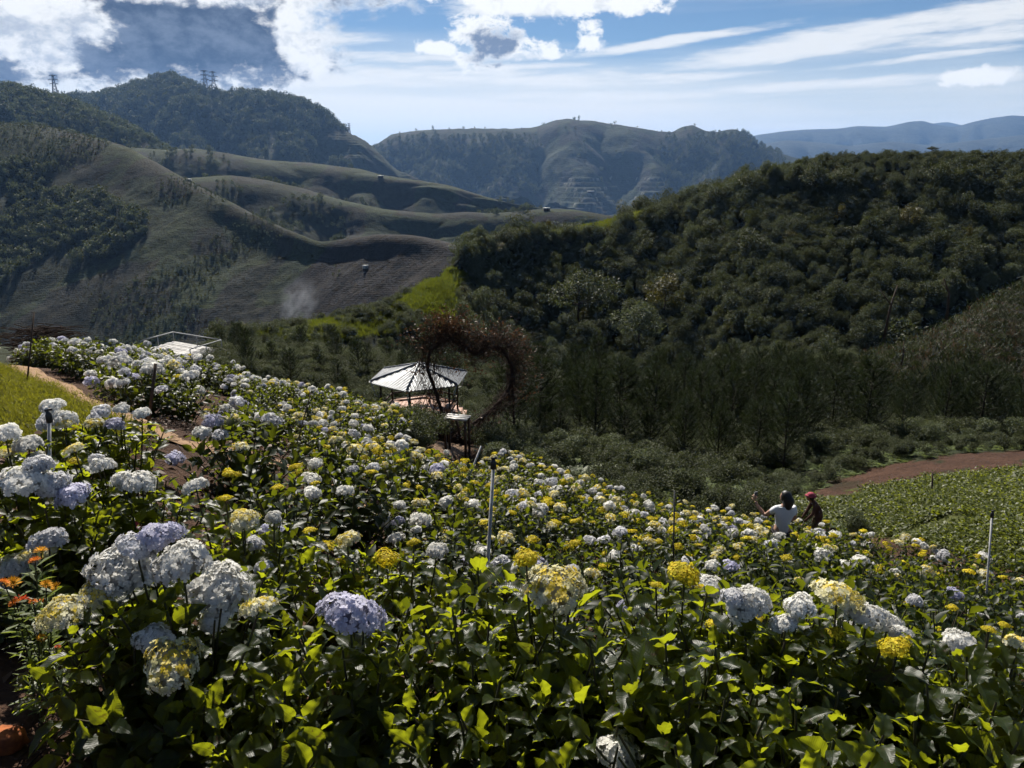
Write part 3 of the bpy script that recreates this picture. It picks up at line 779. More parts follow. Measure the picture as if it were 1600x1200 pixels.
PAL = {'white': ((0.88, 0.86, 0.80), (0.78, 0.77, 0.72)), 'blue': ((0.48, 0.475, 0.64), (0.64, 0.625, 0.72)), 'pale': ((0.64, 0.64, 0.68), (0.76, 0.75, 0.73)),
       'yellow': ((0.74, 0.55, 0.015), (0.66, 0.60, 0.04)), 'cream': ((0.80, 0.78, 0.66), (0.74, 0.68, 0.32))}
def head_mesh(kind, n, hi, seed):
    """one domed flower head, radius 1, its florets on stalks from one centre"""
    rng = np.random.default_rng(seed)
    squash, tmax, fr = {'yellow': (0.46, 1.30, 0.80), 'cream': (0.66, 1.62, 1.0)}.get(kind, (0.76, 1.80, 1.0))
    i = np.arange(n) + 0.5; ct = 1 - (1 - math.cos(tmax)) * i / n; th = np.arccos(ct); ph = i * 2.39996 + rng.normal(0, 0.12, n)
    d = np.c_[np.sin(th) * np.cos(ph), np.sin(th) * np.sin(ph), np.cos(th)]
    lump = 1 + 0.13 * np.sin(d[:, 0] * 4 + seed) + 0.11 * np.sin(d[:, 1] * 5 + seed * 2) + rng.normal(0, 0.05, n)
    c = d * np.array([1, 1, squash]) * lump[:, None] * 0.92
    size = np.full(n, fr * math.sqrt(2 * math.pi * (1 - math.cos(tmax)) / n) * 0.82) * rng.uniform(0.8, 1.15, n)
    A, B = (np.array(v) for v in PAL[kind]); t = rng.random((n, 1)); col = A * t + B * (1 - t)
    if kind == 'yellow': size *= rng.uniform(0.7, 1.0, n)
    if kind == 'cream':
        y = (np.sin(d[:, 0] * 7 + seed) + np.sin(d[:, 1] * 8 - seed) + rng.normal(0, 0.5, n) + 2.2 - th * 2.0) > 0.5
        col[y] = (lambda q: np.array((0.74, 0.55, 0.02)) * q + np.array((0.76, 0.70, 0.36)) * (1 - q))(rng.uniform(0.35, 1.0, (y.sum(), 1))); size[y] *= 0.72
    nrm = unit(d + rng.normal(0, 0.24, (n, 3)))
    X = unit(np.cross(nrm, rng.normal(0, 1, (n, 3)))); M = np.stack([X, np.cross(nrm, X), nrm], -1)
    V0, F0 = FL_HI if hi else FL_LO
    V = np.einsum('nij,kj->nki', M, V0) * size[:, None, None] + c[:, None]
    k = len(V0); F = F0[None] + (np.arange(n) * k)[:, None, None] + 1
    Vall = np.vstack([[(0, 0, -0.15)], V.reshape(-1, 3)])
    S3 = np.c_[np.zeros(n, int), np.arange(n) * k + 1, np.arange(n) * k + 2]          # stalks
    cols = np.vstack([[(0.25, 0.3, 0.12)], np.repeat(col, k, 0)])
    # green-white body under the florets
    nu, nv = 8, 5
    u = np.arange(nu) * 2 * math.pi / nu; w = np.linspace(0, min(tmax, 2.0), nv)
    body = np.array([(math.sin(b) * math.cos(a) * 0.80, math.sin(b) * math.sin(a) * 0.80, math.cos(b) * 0.80 * squash) for b in w for a in u])
    o = len(Vall); BF = [(o + r * nu + j, o + (r + 1) * nu + j, o + (r + 1) * nu + (j + 1) % nu, o + r * nu + (j + 1) % nu) for r in range(nv - 1) for j in range(nu)]
    tie = np.array([[0, o, o + 1]])
    Vall = np.vstack([Vall, body]); cols = np.vstack([cols, np.tile(A * 0.55, (len(body), 1))])
    me = mesh_np('flower_head_' + kind, Vall, [np.vstack([S3, tie]), np.vstack([F.reshape(-1, 4), np.array(BF)])], False, cols=cols)
    me.materials.append(M_PETAL); return me
HEADS = {(k, lod): [head_mesh(k, n, hi, 100 + j * 7 + len(k)) for j in range(nv)] for k in PAL for lod, n, hi, nv in (('hi', 190, True, 3), ('mid', 80, False, 4), ('low', 42, False, 3))}

def add_head(bush, p, dia, kind, d, rng, tilt=None):
    """a flower head at world place p, a part of the bush"""
    lod = 'hi' if d < 5.2 else ('mid' if d < 10 else 'low')
    o = bpy.data.objects.new('flower_head', HEADS[(kind, lod)][rng.integers(len(HEADS[(kind, lod)]))]); link(o)
    o.parent = bush
    q = np.asarray(p, float) - np.array(bush.location); o.location = q
    r = dia / 2; o.scale = (r * rng.uniform(0.92, 1.1), r * rng.uniform(0.92, 1.1), r * rng.uniform(0.9, 1.1))
    tl = tilt or (rng.normal(0, 0.22), rng.normal(0, 0.22))
    o.rotation_euler = (tl[0], tl[1], rng.uniform(0, 6.28)); return o

# ================================================================== hydrangea bushes
LEAF_MESHES = []
for j in range(12):
    rg = np.random.default_rng(300 + j)
    t = leaf_template(17, rg.uniform(0.54, 0.72), rg.uniform(0.08, 0.34), rg.uniform(-0.05, 0.5), rg.uniform(0.5, 2.5), 2, True)
    t[0][:, 1] += rg.normal(0, 0.08) * t[0][:, 0] ** 2; t[0][:, 2] += 0.10 * rg.normal() * t[0][:, 1] * 2
    me = mesh_np('leaf', t[0], t[1], True, uv=t[2]); me.materials.append(M_LEAF); LEAF_MESHES.append(me)
GRP_BUSH = 'hydrangea bushes planted over the slope'

# near bushes: (px, py, d of the crown's top centre, radius, stems, label, heads[(px, py, px size, kind)])
HERO = [
    (285, 915, 3.10, 0.62, 26, 'big hydrangea bush with a bank of large white heads and one lilac head', [(190, 893, 92, 'white'), (240, 900, 70, 'white'), (285, 885, 88, 'white'), (342, 925, 98, 'white'), (246, 842, 72, 'blue'), (150, 930, 52, 'cream'), (340, 965, 60, 'white'), (212, 858, 60, 'pale')]),
    (175, 985, 2.85, 0.40, 15, 'hydrangea bush with yellow-centred white heads hanging low beside orange flowers', [(96, 960, 72, 'cream'), (240, 1000, 58, 'white'), (268, 1040, 94, 'cream'), (405, 952, 58, 'cream')]),
    (545, 985, 2.95, 0.46, 20, 'hydrangea bush topped by a single large lilac-blue head', [(547, 965, 104, 'blue')]),
    (740, 965, 2.90, 0.50, 26, 'flowerless hydrangea bush with bright green leaf rosettes beside the lilac head', []),
    (868, 925, 2.95, 0.40, 16, 'hydrangea bush with one round white head yellow at its top', [(866, 922, 104, 'cream'), (822, 873, 50, 'yellow')]),
    (1075, 925, 3.15, 0.46, 18, 'hydrangea bush carrying a flat deep yellow head', [(1069, 900, 68, 'yellow'), (1025, 915, 24, 'yellow'), (1120, 975, 40, 'yellow')]),
    (1185, 985, 2.85, 0.44, 18, 'hydrangea bush with ragged white head behind tall dark leaves', [(1168, 945, 74, 'white'), (1145, 935, 40, 'pale'), (1225, 975, 40, 'white'), (1250, 948, 44, 'white')]),
    (1330, 975, 2.95, 0.48, 20, 'hydrangea bush with a sloping bank of white and cream heads', [(1308, 935, 76, 'cream'), (1355, 965, 58, 'white'), (1388, 975, 48, 'white'), (1305, 990, 30, 'yellow'), (1410, 992, 34, 'white')]),
    (1420, 1040, 2.80, 0.42, 18, 'hydrangea bush with a single flat yellow head near the dry grass', [(1400, 1014, 62, 'yellow')]),
    (1110, 1085, 2.45, 0.46, 24, 'low leafy hydrangea bush in front of the deep yellow head', []),
    (1290, 1100, 2.40, 0.46, 26, 'low leafy hydrangea bush with glossy bright leaves and no heads', []),
    (1480, 1130, 2.45, 0.40, 18, 'low leafy hydrangea bush beside the strip of dry grass', []),
    (1580, 1030, 2.75, 0.36, 12, 'dark large-leaved hydrangea bush with one yellow-white head at the picture edge', [(1590, 1006, 44, 'cream'), (1545, 985, 26, 'yellow'), (1570, 978, 24, 'yellow')]),
    (940, 1110, 2.55, 0.44, 20, 'shaded hydrangea bush with a white head low at the bottom edge', [(966, 1178, 74, 'white')]),
    (640, 1085, 2.75, 0.48, 20, 'deeply shaded hydrangea bush below the lilac head', []),
    (420, 1080, 2.75, 0.46, 20, 'shaded leafy hydrangea bush below the low-hanging yellow-white head', []),
    (800, 1090, 2.65, 0.46, 18, 'deeply shaded hydrangea bush below the round white head', []),
    (50, 890, 3.70, 0.40, 14, 'hydrangea bush with white heads just behind the orange flowers', [(76, 846, 52, 'pale'), (72, 870, 54, 'cream'), (28, 886, 56, 'white'), (-8, 925, 40, 'white'), (45, 868, 36, 'cream')]),
    (75, 775, 3.90, 0.45, 16, 'hydrangea bush with two broad white heads and a blue one', [(38, 756, 74, 'white'), (82, 758, 52, 'pale'), (114, 776, 50, 'blue'), (60, 728, 42, 'pale')]),
    (205, 775, 4.30, 0.45, 16, 'hydrangea bush with twin white heads above yellow-green leaves', [(190, 750, 34, 'white'), (214, 757, 56, 'white'), (160, 730, 40, 'white'), (115, 722, 22, 'yellow'), (116, 702, 30, 'cream'), (150, 718, 26, 'pale')]),
    (385, 835, 3.95, 0.42, 16, 'hydrangea bush with a cream head over hanging white ones', [(380, 817, 58, 'cream'), (396, 850, 36, 'pale'), (412, 888, 28, 'pale'), (428, 808, 26, 'white'), (352, 780, 26, 'yellow'), (306, 762, 38, 'white')]),
    (535, 860, 4.60, 0.42, 15, 'hydrangea bush with paired yellow and cream heads by the stone path', [(543, 845, 40, 'cream'), (510, 855, 34, 'yellow'), (484, 830, 26, 'yellow'), (532, 878, 20, 'yellow')]),
    (610, 890, 4.40, 0.40, 14, 'hydrangea bush with one yellow head and a small white one', [(604, 874, 44, 'yellow'), (683, 862, 34, 'white'), (647, 848, 24, 'yellow'), (560, 905, 18, 'yellow')]),
    (770, 880, 3.35, 0.30, 9, 'hydrangea shoot with very large upright leaves in front of the pipe post', []),
    (1210, 945, 2.75, 0.16, 4, 'tall hydrangea shoot with dark cupped leaves rising in front of the ragged white head', []),
    (1075, 985, 2.60, 0.22, 5, 'dark large-leaved hydrangea shoot below the deep yellow head', []),
    (975, 985, 2.65, 0.24, 5, 'large-leaved hydrangea shoot between the round white head and the yellow one', []),
    (1530, 1050, 2.50, 0.24, 5, 'dark large-leaved hydrangea shoot at the strip of dry grass', []),
    (20, 705, 4.30, 0.42, 15, 'hydrangea bush with big white heads at the lawn corner', [(8, 680, 46, 'white'), (45, 697, 44, 'white'), (10, 710, 30, 'cream'), (55, 720, 34, 'white')]),
    (85, 665, 5.0, 0.36, 14, 'hydrangea bush standing out against the lawn with stacked white heads', [(82, 636, 38, 'white'), (75, 660, 36, 'pale'), (102, 655, 34, 'white'), (100, 662, 24, 'cream')]),
    (175, 675, 5.4, 0.42, 15, 'hydrangea bush in front of the sandy path with a blue head', [(180, 664, 28, 'blue'), (158, 643, 26, 'pale'), (190, 640, 24, 'white'), (148, 653, 20, 'pale'), (147, 663, 28, 'cream'), (222, 647, 26, 'white'), (118, 668, 18, 'yellow')]),
]
hero_xy = []
ALL_HEADS = [(P3(h[0], h[1], s[2]), h[2] * s[2] / FPX / 2) for s in HERO for h in s[6] if h[2] > 40]
def hero_bush(spec, seed):
    px, py, d, rad, ns, label, heads = spec
    rng = np.random.default_rng(seed)
    if heads: py = min(py, sorted(h[1] for h in heads)[len(heads) // 2] + 4)
    top = P3(px, py, d); gz = float(ground_z(top[0], top[1])); h = max(0.45, top[2] - gz)
    b = empty('hydrangea_bush', (top[0], top[1], gz)); tag(b, label, 'bush', GRP_BUSH)
    hero_xy.append((top[0], top[1], rad))
    big = ns <= 9
    stems, pos, X, Z, size, tips = bush_skeleton(rng, h, rad, ns if ns <= 9 else int(ns * 1.3), (0.14, 0.20) if big else (0.078, 0.150), 0.10 if big else 0.062, 0.22)
    hp = []
    for (hx, hy, hs, kind) in heads:
        p = P3(hx, hy, d + rng.uniform(-0.12, 0.08)); dia = 0.94 * hs * d / FPX
        add_head(b, p, dia, kind, d, rng, (rng.normal(0.12, 0.15), rng.normal(0, 0.2)))
        q = p - np.array(b.location); hp.append((q, dia / 2))
        s0 = np.array([q[0] * 0.2, q[1] * 0.2, 0]); t = np.linspace(0, 1, 7)[:, None]
        stems.append((1 - t) ** 2 * s0 + 2 * t * (1 - t) * np.array([q[0] * .8, q[1] * .8, q[2] * 0.5]) + t * t * q)
        T = unit(q - np.array([q[0] * .8, q[1] * .8, q[2] * 0.5])); a_ = unit(np.cross(T, (0.3, 0.9, 0.2))); b_ = np.cross(T, a_); ex = []
        for k_ in range(4):
            s_ = rng.uniform(0, 6.28); lift = 0.25 + rng.normal(0, 0.2)
            for g_ in (1, -1):
                o_ = (a_ * math.cos(s_) + b_ * math.sin(s_)) * g_
                ex.append((q - T * (dia * 0.35 + 0.05 + 0.07 * k_), o_ * math.cos(lift) + T * math.sin(lift), T * math.cos(lift) - o_ * math.sin(lift), rng.uniform(0.085, 0.14)))
        pos = np.vstack([pos, [e[0] for e in ex]]); X = np.vstack([X, [e[1] for e in ex]]); Z = np.vstack([Z, [e[2] for e in ex]]); size = np.r_[size, [e[3] for e in ex]]
    if len(pos):
        ok = np.ones(len(pos), bool)
        vdir = unit(top)
        for q, r in hp:          # no leaf inside a head, few in front of it
            w = pos - q; ok &= np.linalg.norm(w + X * 0.05, axis=1) > r * 1.05
            along = w @ vdir; ok &= ~((along < 0) & (np.linalg.norm(w - along[:, None] * vdir, axis=1) < r * 0.95) & (along > -0.4))
        wp = pos + np.array(b.location); mid = wp + unit(X) * size[:, None] * 0.5
        for hc, hr_ in ALL_HEADS:      # keep the view of the big heads open
            vd = unit(hc); w = mid - hc; along = w @ vd
            ok &= ~((along < 0.02) & (np.linalg.norm(w - along[:, None] * vd, axis=1) < hr_ * 1.0))
        pos, X, Z, size = pos[ok], X[ok], Z[ok], size[ok]
    obj('stems', stems_mesh('stems', stems, 0.008, 0.004), M_STEM, b)
    # single leaves: those on the camera's side and the top, up to 170
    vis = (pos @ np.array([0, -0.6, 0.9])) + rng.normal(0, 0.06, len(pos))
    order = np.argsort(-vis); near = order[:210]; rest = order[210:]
    M = frames(X, Z)
    for i in near:
        o = bpy.data.objects.new('leaf', LEAF_MESHES[rng.integers(12)]); link(o); o.parent = b
        m4 = np.eye(4); m4[:3, :3] = M[i] * size[i]; m4[:3, 3] = pos[i]; o.matrix_local = Matrix(m4.tolist())
    if len(rest) > 5:
        o = obj('foliage', merged('foliage', LEAF_LO, pos[rest], X[rest], Z[rest], size[rest], rng), M_LEAFLOW, b); o['kind'] = 'stuff'
for i, sp_ in enumerate(HERO): hero_bush(sp_, 500 + i)

# bushes farther up the slope share a few grown shapes
SHAPES = []
for j in range(7):
    rg = np.random.default_rng(700 + j)
    st_, po_, X_, Z_, sz_, tips_ = bush_skeleton(rg, 0.76, 0.56, 24, (0.085, 0.15), 0.075, 0.25)
    fm = merged('foliage', LEAF_LO, po_, X_, Z_, sz_, rg); fm.materials.append(M_LEAFLOW)
    sm = stems_mesh('stems', st_, 0.007, 0.004, 4); sm.materials.append(M_STEM)
    SHAPES.append((fm, sm, tips_))
field_poly = [(-160, 512), (0, 518), (130, 527), (260, 552), (360, 568), (520, 602), (620, 640), (645, 668), (660, 700), (775, 705), (800, 690), (880, 730), (1000, 768), (1150, 798), (1300, 815), (1500, 838), (1700, 865), (1700, 1300), (-200, 1300), (-200, 720), (60, 690), (150, 700), (235, 690), (150, 640), (70, 600), (0, 572), (-160, 560)]
holes = [[(40, 585), (250, 672), (240, 690), (20, 600)], [(300, 610), (345, 612), (360, 660), (320, 690), (285, 650)], [(420, 690), (470, 690), (470, 730), (430, 740)], [(540, 780), (585, 780), (585, 800), (545, 800)], [(640, 820), (700, 820), (705, 850), (640, 850)], [(640, 670), (775, 670), (790, 705), (650, 705)], [(410, 895), (450, 895), (450, 925), (410, 925)]]
zone_label = {
    'lawn': 'above the sandy path', 'left': 'on the slope right of the lawn', 'centre': 'in mid slope below the gazebo', 'heart': 'just below the twig heart',
    'low': 'on the slope towards the woman', 'right': 'on the slope below the vegetable plot', 'front': 'behind the front row'}
rng = np.random.default_rng(11)
gx, gy = np.meshgrid(np.arange(-13, 13, 0.84), np.arange(2.6, 24, 0.80))
gx = gx + (np.arange(gx.shape[0]) % 2)[:, None] * 0.42
cand = np.c_[gx.ravel(), gy.ravel()] + rng.uniform(-0.24, 0.24, (gx.size, 2))
cz = ground_z(cand[:, 0], cand[:, 1])
qx, qy, qd = to_pix(np.c_[cand, cz + 0.66]); bx_, by_, _ = to_pix(np.c_[cand, cz + 0.1])
ok = inpoly(qx, qy, field_poly) & (qx > -130) & (qx < 1730) & (qy < 1230)
for hole in holes: ok &= ~inpoly(bx_, by_, hole) & ~inpoly(qx, qy, hole)
ok &= ~inpoly(bx_, by_, lawn_poly)
lawn_vis = [(-160, 566), (0, 573), (60, 594), (150, 636), (245, 680), (200, 692), (150, 672), (115, 640), (60, 625), (30, 665), (-160, 690)]
for hz_ in (0.1, 0.4, 0.7):
    for lat in (-0.3, 0.3):
        vx_, vy_, _ = to_pix(np.c_[cand[:, 0] + lat, cand[:, 1], cz + hz_]); ok &= ~(inpoly(vx_, vy_, lawn_vis))
for a_, b_ in zip(path_pts[:-1], path_pts[1:]):
    t_ = np.clip(((cand - a_[:2]) @ (b_[:2] - a_[:2])) / ((b_[:2] - a_[:2]) ** 2).sum(), 0, 1); ok &= np.linalg.norm(cand - (a_[:2] + t_[:, None] * (b_[:2] - a_[:2])), axis=1) > 0.62
for hx, hy, hr in hero_xy: ok &= np.hypot(cand[:, 0] - hx, cand[:, 1] - hy) > 0.50 + hr * 0.3
ok &= np.hypot(cand[:, 0], cand[:, 1]) > 3.1
ok &= ~((qx < 160) & (qy > 870))
idx = np.nonzero(ok)[0]
print('bushes', len(idx), 'hero', len(HERO))
def place_bush(i):
    x, y = cand[i]; z = cz[i]; d = qd[i]; X_, Y_ = qx[i], qy[i]
    s = rng.uniform(0.86, 1.18)
    if d > 13: s *= 0.92
    if X_ > 1340 and d > 8: s *= 0.9
    if 1100 < X_ < 1340 and 9 < d < 13.2: s *= 1.06
    if Y_ > 880: zone = 'front'
    elif X_ < 420 and Y_ < 600: zone = 'lawn'
    elif X_ < 480: zone = 'left'
    elif X_ < 800 and Y_ > 660 and Y_ < 720: zone = 'heart'
    elif X_ < 860: zone = 'centre'
    elif X_ < 1260: zone = 'low'
    else: zone = 'right'
    b = empty('hydrangea_bush', (x, y, z), 0.0); tag(b, zone_label[zone], 'bush', GRP_BUSH + ', ' + zone)
    b.scale = (1, 1, 1)
    fm, sm, tips_ = SHAPES[rng.integers(len(SHAPES))]; rz = rng.uniform(0, 6.28)
    for nm, me in (('foliage', fm), ('stems', sm)):
        o = bpy.data.objects.new(nm, me); link(o); o.parent = b; o.rotation_euler = (0, 0, rz); o.scale = (s, s, s * rng.uniform(0.92, 1.08))
        if nm == 'foliage': o['kind'] = 'stuff'
    ca, sa = math.cos(rz), math.sin(rz)
    nh = {'lawn': 6, 'left': 5, 'heart': 6, 'centre': 5.5, 'low': 6, 'right': 5, 'front': 2}[zone]
    nh = max(1, rng.poisson(nh)) if zone != 'front' else rng.poisson(1.5)
    w = np.exp(-2.2 * np.hypot(tips_[:, 0], tips_[:, 1])) + 0.12
    seen = {}
    for k in rng.choice(len(tips_), min(nh, len(tips_)), replace=False, p=w / w.sum()):
        t = tips_[k] * s; p = np.array([x + t[0] * ca - t[1] * sa, y + t[0] * sa + t[1] * ca, z + t[2] + 0.03])
        pr = {'lawn': (.50, .30, .10, .06, .04), 'left': (.30, .20, .05, .25, .20), 'heart': (.26, .10, .02, .40, .22), 'centre': (.20, .08, .02, .46, .24), 'low': (.16, .07, .01, .51, .25), 'right': (.20, .08, .02, .47, .23), 'front': (.15, .1, .1, .5, .15)}[zone]
        kind = ('white', 'pale', 'blue', 'yellow', 'cream')[rng.choice(5, p=pr)]
        dia = {'yellow': 0.125, 'cream': 0.146, 'white': 0.155, 'pale': 0.15, 'blue': 0.155}[kind] * rng.uniform(0.65, 1.3)
        if d > 13: dia *= 0.95
        add_head(b, p, dia, kind, d, rng)
        nm = {'pale': 'white', 'blue': 'blue'}.get(kind, kind); seen[nm] = seen.get(nm, 0) + 1
    words = ' and '.join(NUM[min(v, 9)] + ' ' + k for k, v in sorted(seen.items(), key=lambda t: -t[1])[:2])
    b['label'] = ('hydrangea bush with ' + words + (' heads' if sum(seen.values()) > 1 else ' head') if seen else 'hydrangea bush without heads') + ' ' + zone_label[zone]
NUM = ['no', 'one', 'two', 'three', 'four', 'five', 'six', 'seven', 'eight', 'many']
near_first = idx[np.argsort(qd[idx])]
for i in near_first[:300 - len(HERO)]: place_bush(i)
# the last bushes before the slope drops away read as one mass
far_pts, far_rot, far_s, far_k = [], [], [], []
far_tmpl = [s[0] for s in SHAPES] + [m for k in ('white', 'pale', 'yellow', 'cream') for m in HEADS[(k, 'low')]]
for i in near_first[300 - len(HERO):]:
    k = rng.integers(len(SHAPES)); s = rng.uniform(0.8, 1.05); rz = rng.uniform(0, 6.28); o = np.array([*cand[i], cz[i]])
    far_pts.append(o); far_rot.append(rz); far_s.append(s); far_k.append(k)
    for t in SHAPES[k][2][rng.choice(24, 6, replace=False)]:
        ca, sa = math.cos(rz), math.sin(rz)
        far_pts.append(o + s * np.array([t[0] * ca - t[1] * sa, t[0] * sa + t[1] * ca, t[2] + 0.04])); far_rot.append(rng.uniform(0, 6.28))
        kk = rng.choice(4, p=(.3, .25, .3, .15)); far_s.append(rng.uniform(0.05, 0.09)); far_k.append(len(SHAPES) + kk * 3 + rng.integers(3))
print('far bushes', len(near_first) - 300 + len(HERO))
if far_pts: scatter('hydrangea_planting', far_pts, far_rot, far_s, far_k, far_tmpl, 'far edge of the hydrangea planting where the slope drops away', 'planting', 0.08)
# ================================================================== trees and undergrowth
M_TREE = mat_leaf('tree_leaf', (0.020, 0.026, 0.013), (0.086, 0.096, 0.055), (0.11, 0.13, 0.035), 0.25, 0.65, 0.15)
M_TREELIGHT = mat_leaf('pale_tree_leaf', (0.070, 0.086, 0.048), (0.115, 0.130, 0.080), (0.15, 0.175, 0.06), 0.28, 0.65, 0.15)
M_OLIVE = mat_leaf('olive_leaf', (0.045, 0.042, 0.009), (0.06, 0.054, 0.011), (0.13, 0.12, 0.014), 0.32, 0.5, 0.25)
M_PINE = mat_leaf('pine_needle', (0.013, 0.021, 0.009), (0.024, 0.034, 0.013), (0.04, 0.055, 0.014), 0.25, 0.6, 0.15)
M_FERN = mat_leaf('fern_leaf', (0.06, 0.085, 0.025), (0.10, 0.13, 0.04), (0.34, 0.42, 0.06), 0.35, 0.5, 0.3)
M_CROP = mat_leaf('crop_leaf', (0.05, 0.066, 0.012), (0.08, 0.095, 0.016), (0.36, 0.40, 0.028), 0.4, 0.5, 0.3)
M_GRASSB = mat_leaf('grass_blade', (0.060, 0.066, 0.012), (0.095, 0.092, 0.02), (0.34, 0.33, 0.022), 0.42, 0.55, 0.25)
M_GRASSG = mat_leaf('bright_grass_blade', (0.045, 0.055, 0.010), (0.07, 0.08, 0.012), (0.20, 0.23, 0.02), 0.42, 0.55, 0.25)
M_DRY = mat_leaf('dry_leaf', (0.07, 0.035, 0.018), (0.11, 0.058, 0.028), (0.13, 0.065, 0.03), 0.25, 0.6, 0.2)

def crown(name, seed, n, leaf, lobes=7, flat=1.0, bottom=0.12, mat=None, tmpl=CARD):
    """leaf sprays spread through a few uneven lobes; about 1 high"""
    rg = np.random.default_rng(seed); P_, X_, Z_ = [], [], []
    cs = [np.array([rg.normal(0, 0.22), rg.normal(0, 0.22), rg.uniform(bottom + 0.18, 0.80)]) for _ in range(lobes)]
    cs[0] = np.array([0, 0, 0.62]); rs = [rg.uniform(0.17, 0.30) for _ in range(lobes)]
    for i in range(n):
        k = rg.integers(lobes); d = unit(rg.normal(0, 1, 3)); r = rs[k] * rg.uniform(0.55, 1.05) ** 0.6
        p = cs[k] + d * r * np.array([1, 1, 0.85 * flat])
        if p[2] < 0.02: continue
        P_.append(p); x = unit(d + rg.normal(0, 0.6, 3) + np.array([0, 0, -0.15])); X_.append(x); Z_.append(unit(d * 0.6 + np.array([0, 0, 0.7]) + rg.normal(0, 0.5, 3)))
    me = merged(name, tmpl, np.array(P_), np.array(X_), np.array(Z_), leaf * rg.uniform(0.6, 1.3, len(P_)), rg)
    if mat: me.materials.append(mat)
    return me, cs
def trunk(name, cs, seed, r=0.022):
    rg = np.random.default_rng(seed); mb = MB(); top = np.array([0, 0, 0.55])
    z = np.linspace(-0.06, 0.55, 6)[:, None]; mb.tube(np.c_[rg.normal(0, 0.008, (6, 2)), z], np.linspace(r, r * 0.5, 6), 6)
    for c in cs:
        a = np.array([0, 0, rg.uniform(0.15, 0.4)]); t = np.linspace(0, 1, 4)[:, None]
        mb.tube(a * (1 - t) + c * t + np.array([0, 0, -0.05]) * np.sin(t * math.pi), np.linspace(r * 0.5, r * 0.15, 4), 4, False)
    me = mb.mesh(name, True); me.materials.append(M_BARK); return me

TREES = []
for j in range(9):
    mt = M_TREE if j < 6 else (M_TREELIGHT if j < 8 else M_OLIVE)
    cm, cs = crown('crown', 900 + j, 2800, 0.050, 9 + j % 3, 1.0, 0.05 + 0.1 * (j % 2), mt)
    TREES.append((cm, trunk('trunk', cs, 900 + j)))
LOWTREES = [crown('crown', 950 + j, 150, 0.19, 6, 1.0, 0.08, M_TREE)[0] for j in range(4)]
LOWPALE = [crown('crown', 960 + j, 150, 0.19, 6, 1.0, 0.08, M_TREELIGHT)[0] for j in range(2)]

M_DARKBARK = mat_simple('dark_bark', (0.026, 0.022, 0.017), (0.015, 0.013, 0.010), 9, 0.9, 0.1)
def pine_mesh(seed):
    rg = np.random.default_rng(seed); P_, X_, Z_ = [], [], []; mb = MB()
    mb.tube(np.c_[np.cumsum(rg.normal(0, 0.006, (9, 2)), 0), np.linspace(-0.04, 0.97, 9)], np.linspace(0.016, 0.004, 9), 6)
    for i in range(46):
        z = 0.16 + 0.80 * (i / 46) ** 0.9 + rg.normal(0, 0.01); ph = i * 2.4 + rg.normal(0, 0.3); L = (0.34 * (1 - z) ** 0.7 + 0.05) * rg.uniform(0.7, 1.15)
        t = np.linspace(0, 1, 6)[:, None]; o = np.array([math.cos(ph), math.sin(ph), 0])
        pts = np.array([0, 0, z]) + o * L * t + np.array([0, 0, 1]) * (L * 0.15 * t + L * 0.75 * t * t)
        mb.tube(pts, np.linspace(0.005, 0.002, 6), 4, False)
        for k in range(95):
            u = rg.uniform(0.2, 1.0); q = np.array([0, 0, z]) + o * L * u + np.array([0, 0, 1]) * (L * 0.15 * u + L * 0.75 * u * u)
            tn = unit(o + np.array([0, 0, 0.15 + 1.5 * u])); x = unit(tn * 1.0 + rg.normal(0, 0.55, 3))
            P_.append(q); X_.append(x); Z_.append(rg.normal(0, 1, 3))
    T = (np.array([(0, -0.028, 0), (1, 0, 0), (0, 0.028, 0)], float), np.array([(0, 1, 2)]), np.zeros((3, 3)))
    cm = merged('crown', T, np.array(P_), np.array(X_), np.array(Z_), 0.080 * rg.uniform(0.6, 1.3, len(P_)), rg); cm.materials.append(M_PINE)
    tm = mb.mesh('trunk', True); tm.materials.append(M_DARKBARK); return cm, tm
PINES = [pine_mesh(1000 + j) for j in range(5)]

def plant(name, p, s, rz, meshes, label, cat, group, sx=None):
    b = empty(name, p, rz, s); tag(b, label, cat, group)
    if sx: b.scale = (sx, sx, s)
    for nm, me in zip(('crown', 'trunk'), meshes):
        o = bpy.data.objects.new(nm, me); link(o); o.parent = b
    return b

# ---- wood on the right hill
rt = np.random.default_rng(21)
def on_r(x, y, p):
    return (x > 330) & (x < 1760) & (y < 660) & ~inpoly(x, y, spur_poly) & ~inpoly(x, y, top_poly) & ~inpoly(x, y, till_poly)
rp = hill_r.sample(19000, on_r, 4.12, rt)
rx_, ry_, rd_ = to_pix(rp)
keep = rt.random(len(rp)) < np.where(rx_ < 720, 0.45, 1.0)
rp, rx_, ry_, rd_ = rp[keep], rx_[keep], ry_[keep], rd_[keep]
nt_ = len(rp)
size = rt.gamma(2.8, 0.50, nt_).clip(0.6, 5.5)
size = np.where(ry_ < 285, size.clip(0.6, 1.6), size)
size = np.where(rx_ < 720, size * 0.6, size)
pale = (fbm(rp[:, 0] * 0.05, rp[:, 1] * 0.05, 33, 3) + 0.5 * (rt.random(nt_) - 0.5) > np.where(rx_ < 1150, 0.14, 0.26))
pick = np.where(pale, rt.integers(6, 8, nt_), rt.integers(0, 6, nt_))
pick = np.where(rt.random(nt_) < 0.02, 8, pick)
big = np.argsort(-(size / rd_))[:230]
solo = np.zeros(nt_, bool); solo[big] = True
SP = {True: 'pale leaved', False: 'dark leaved'}
wood_group = 'trees standing in the wood on the hill'
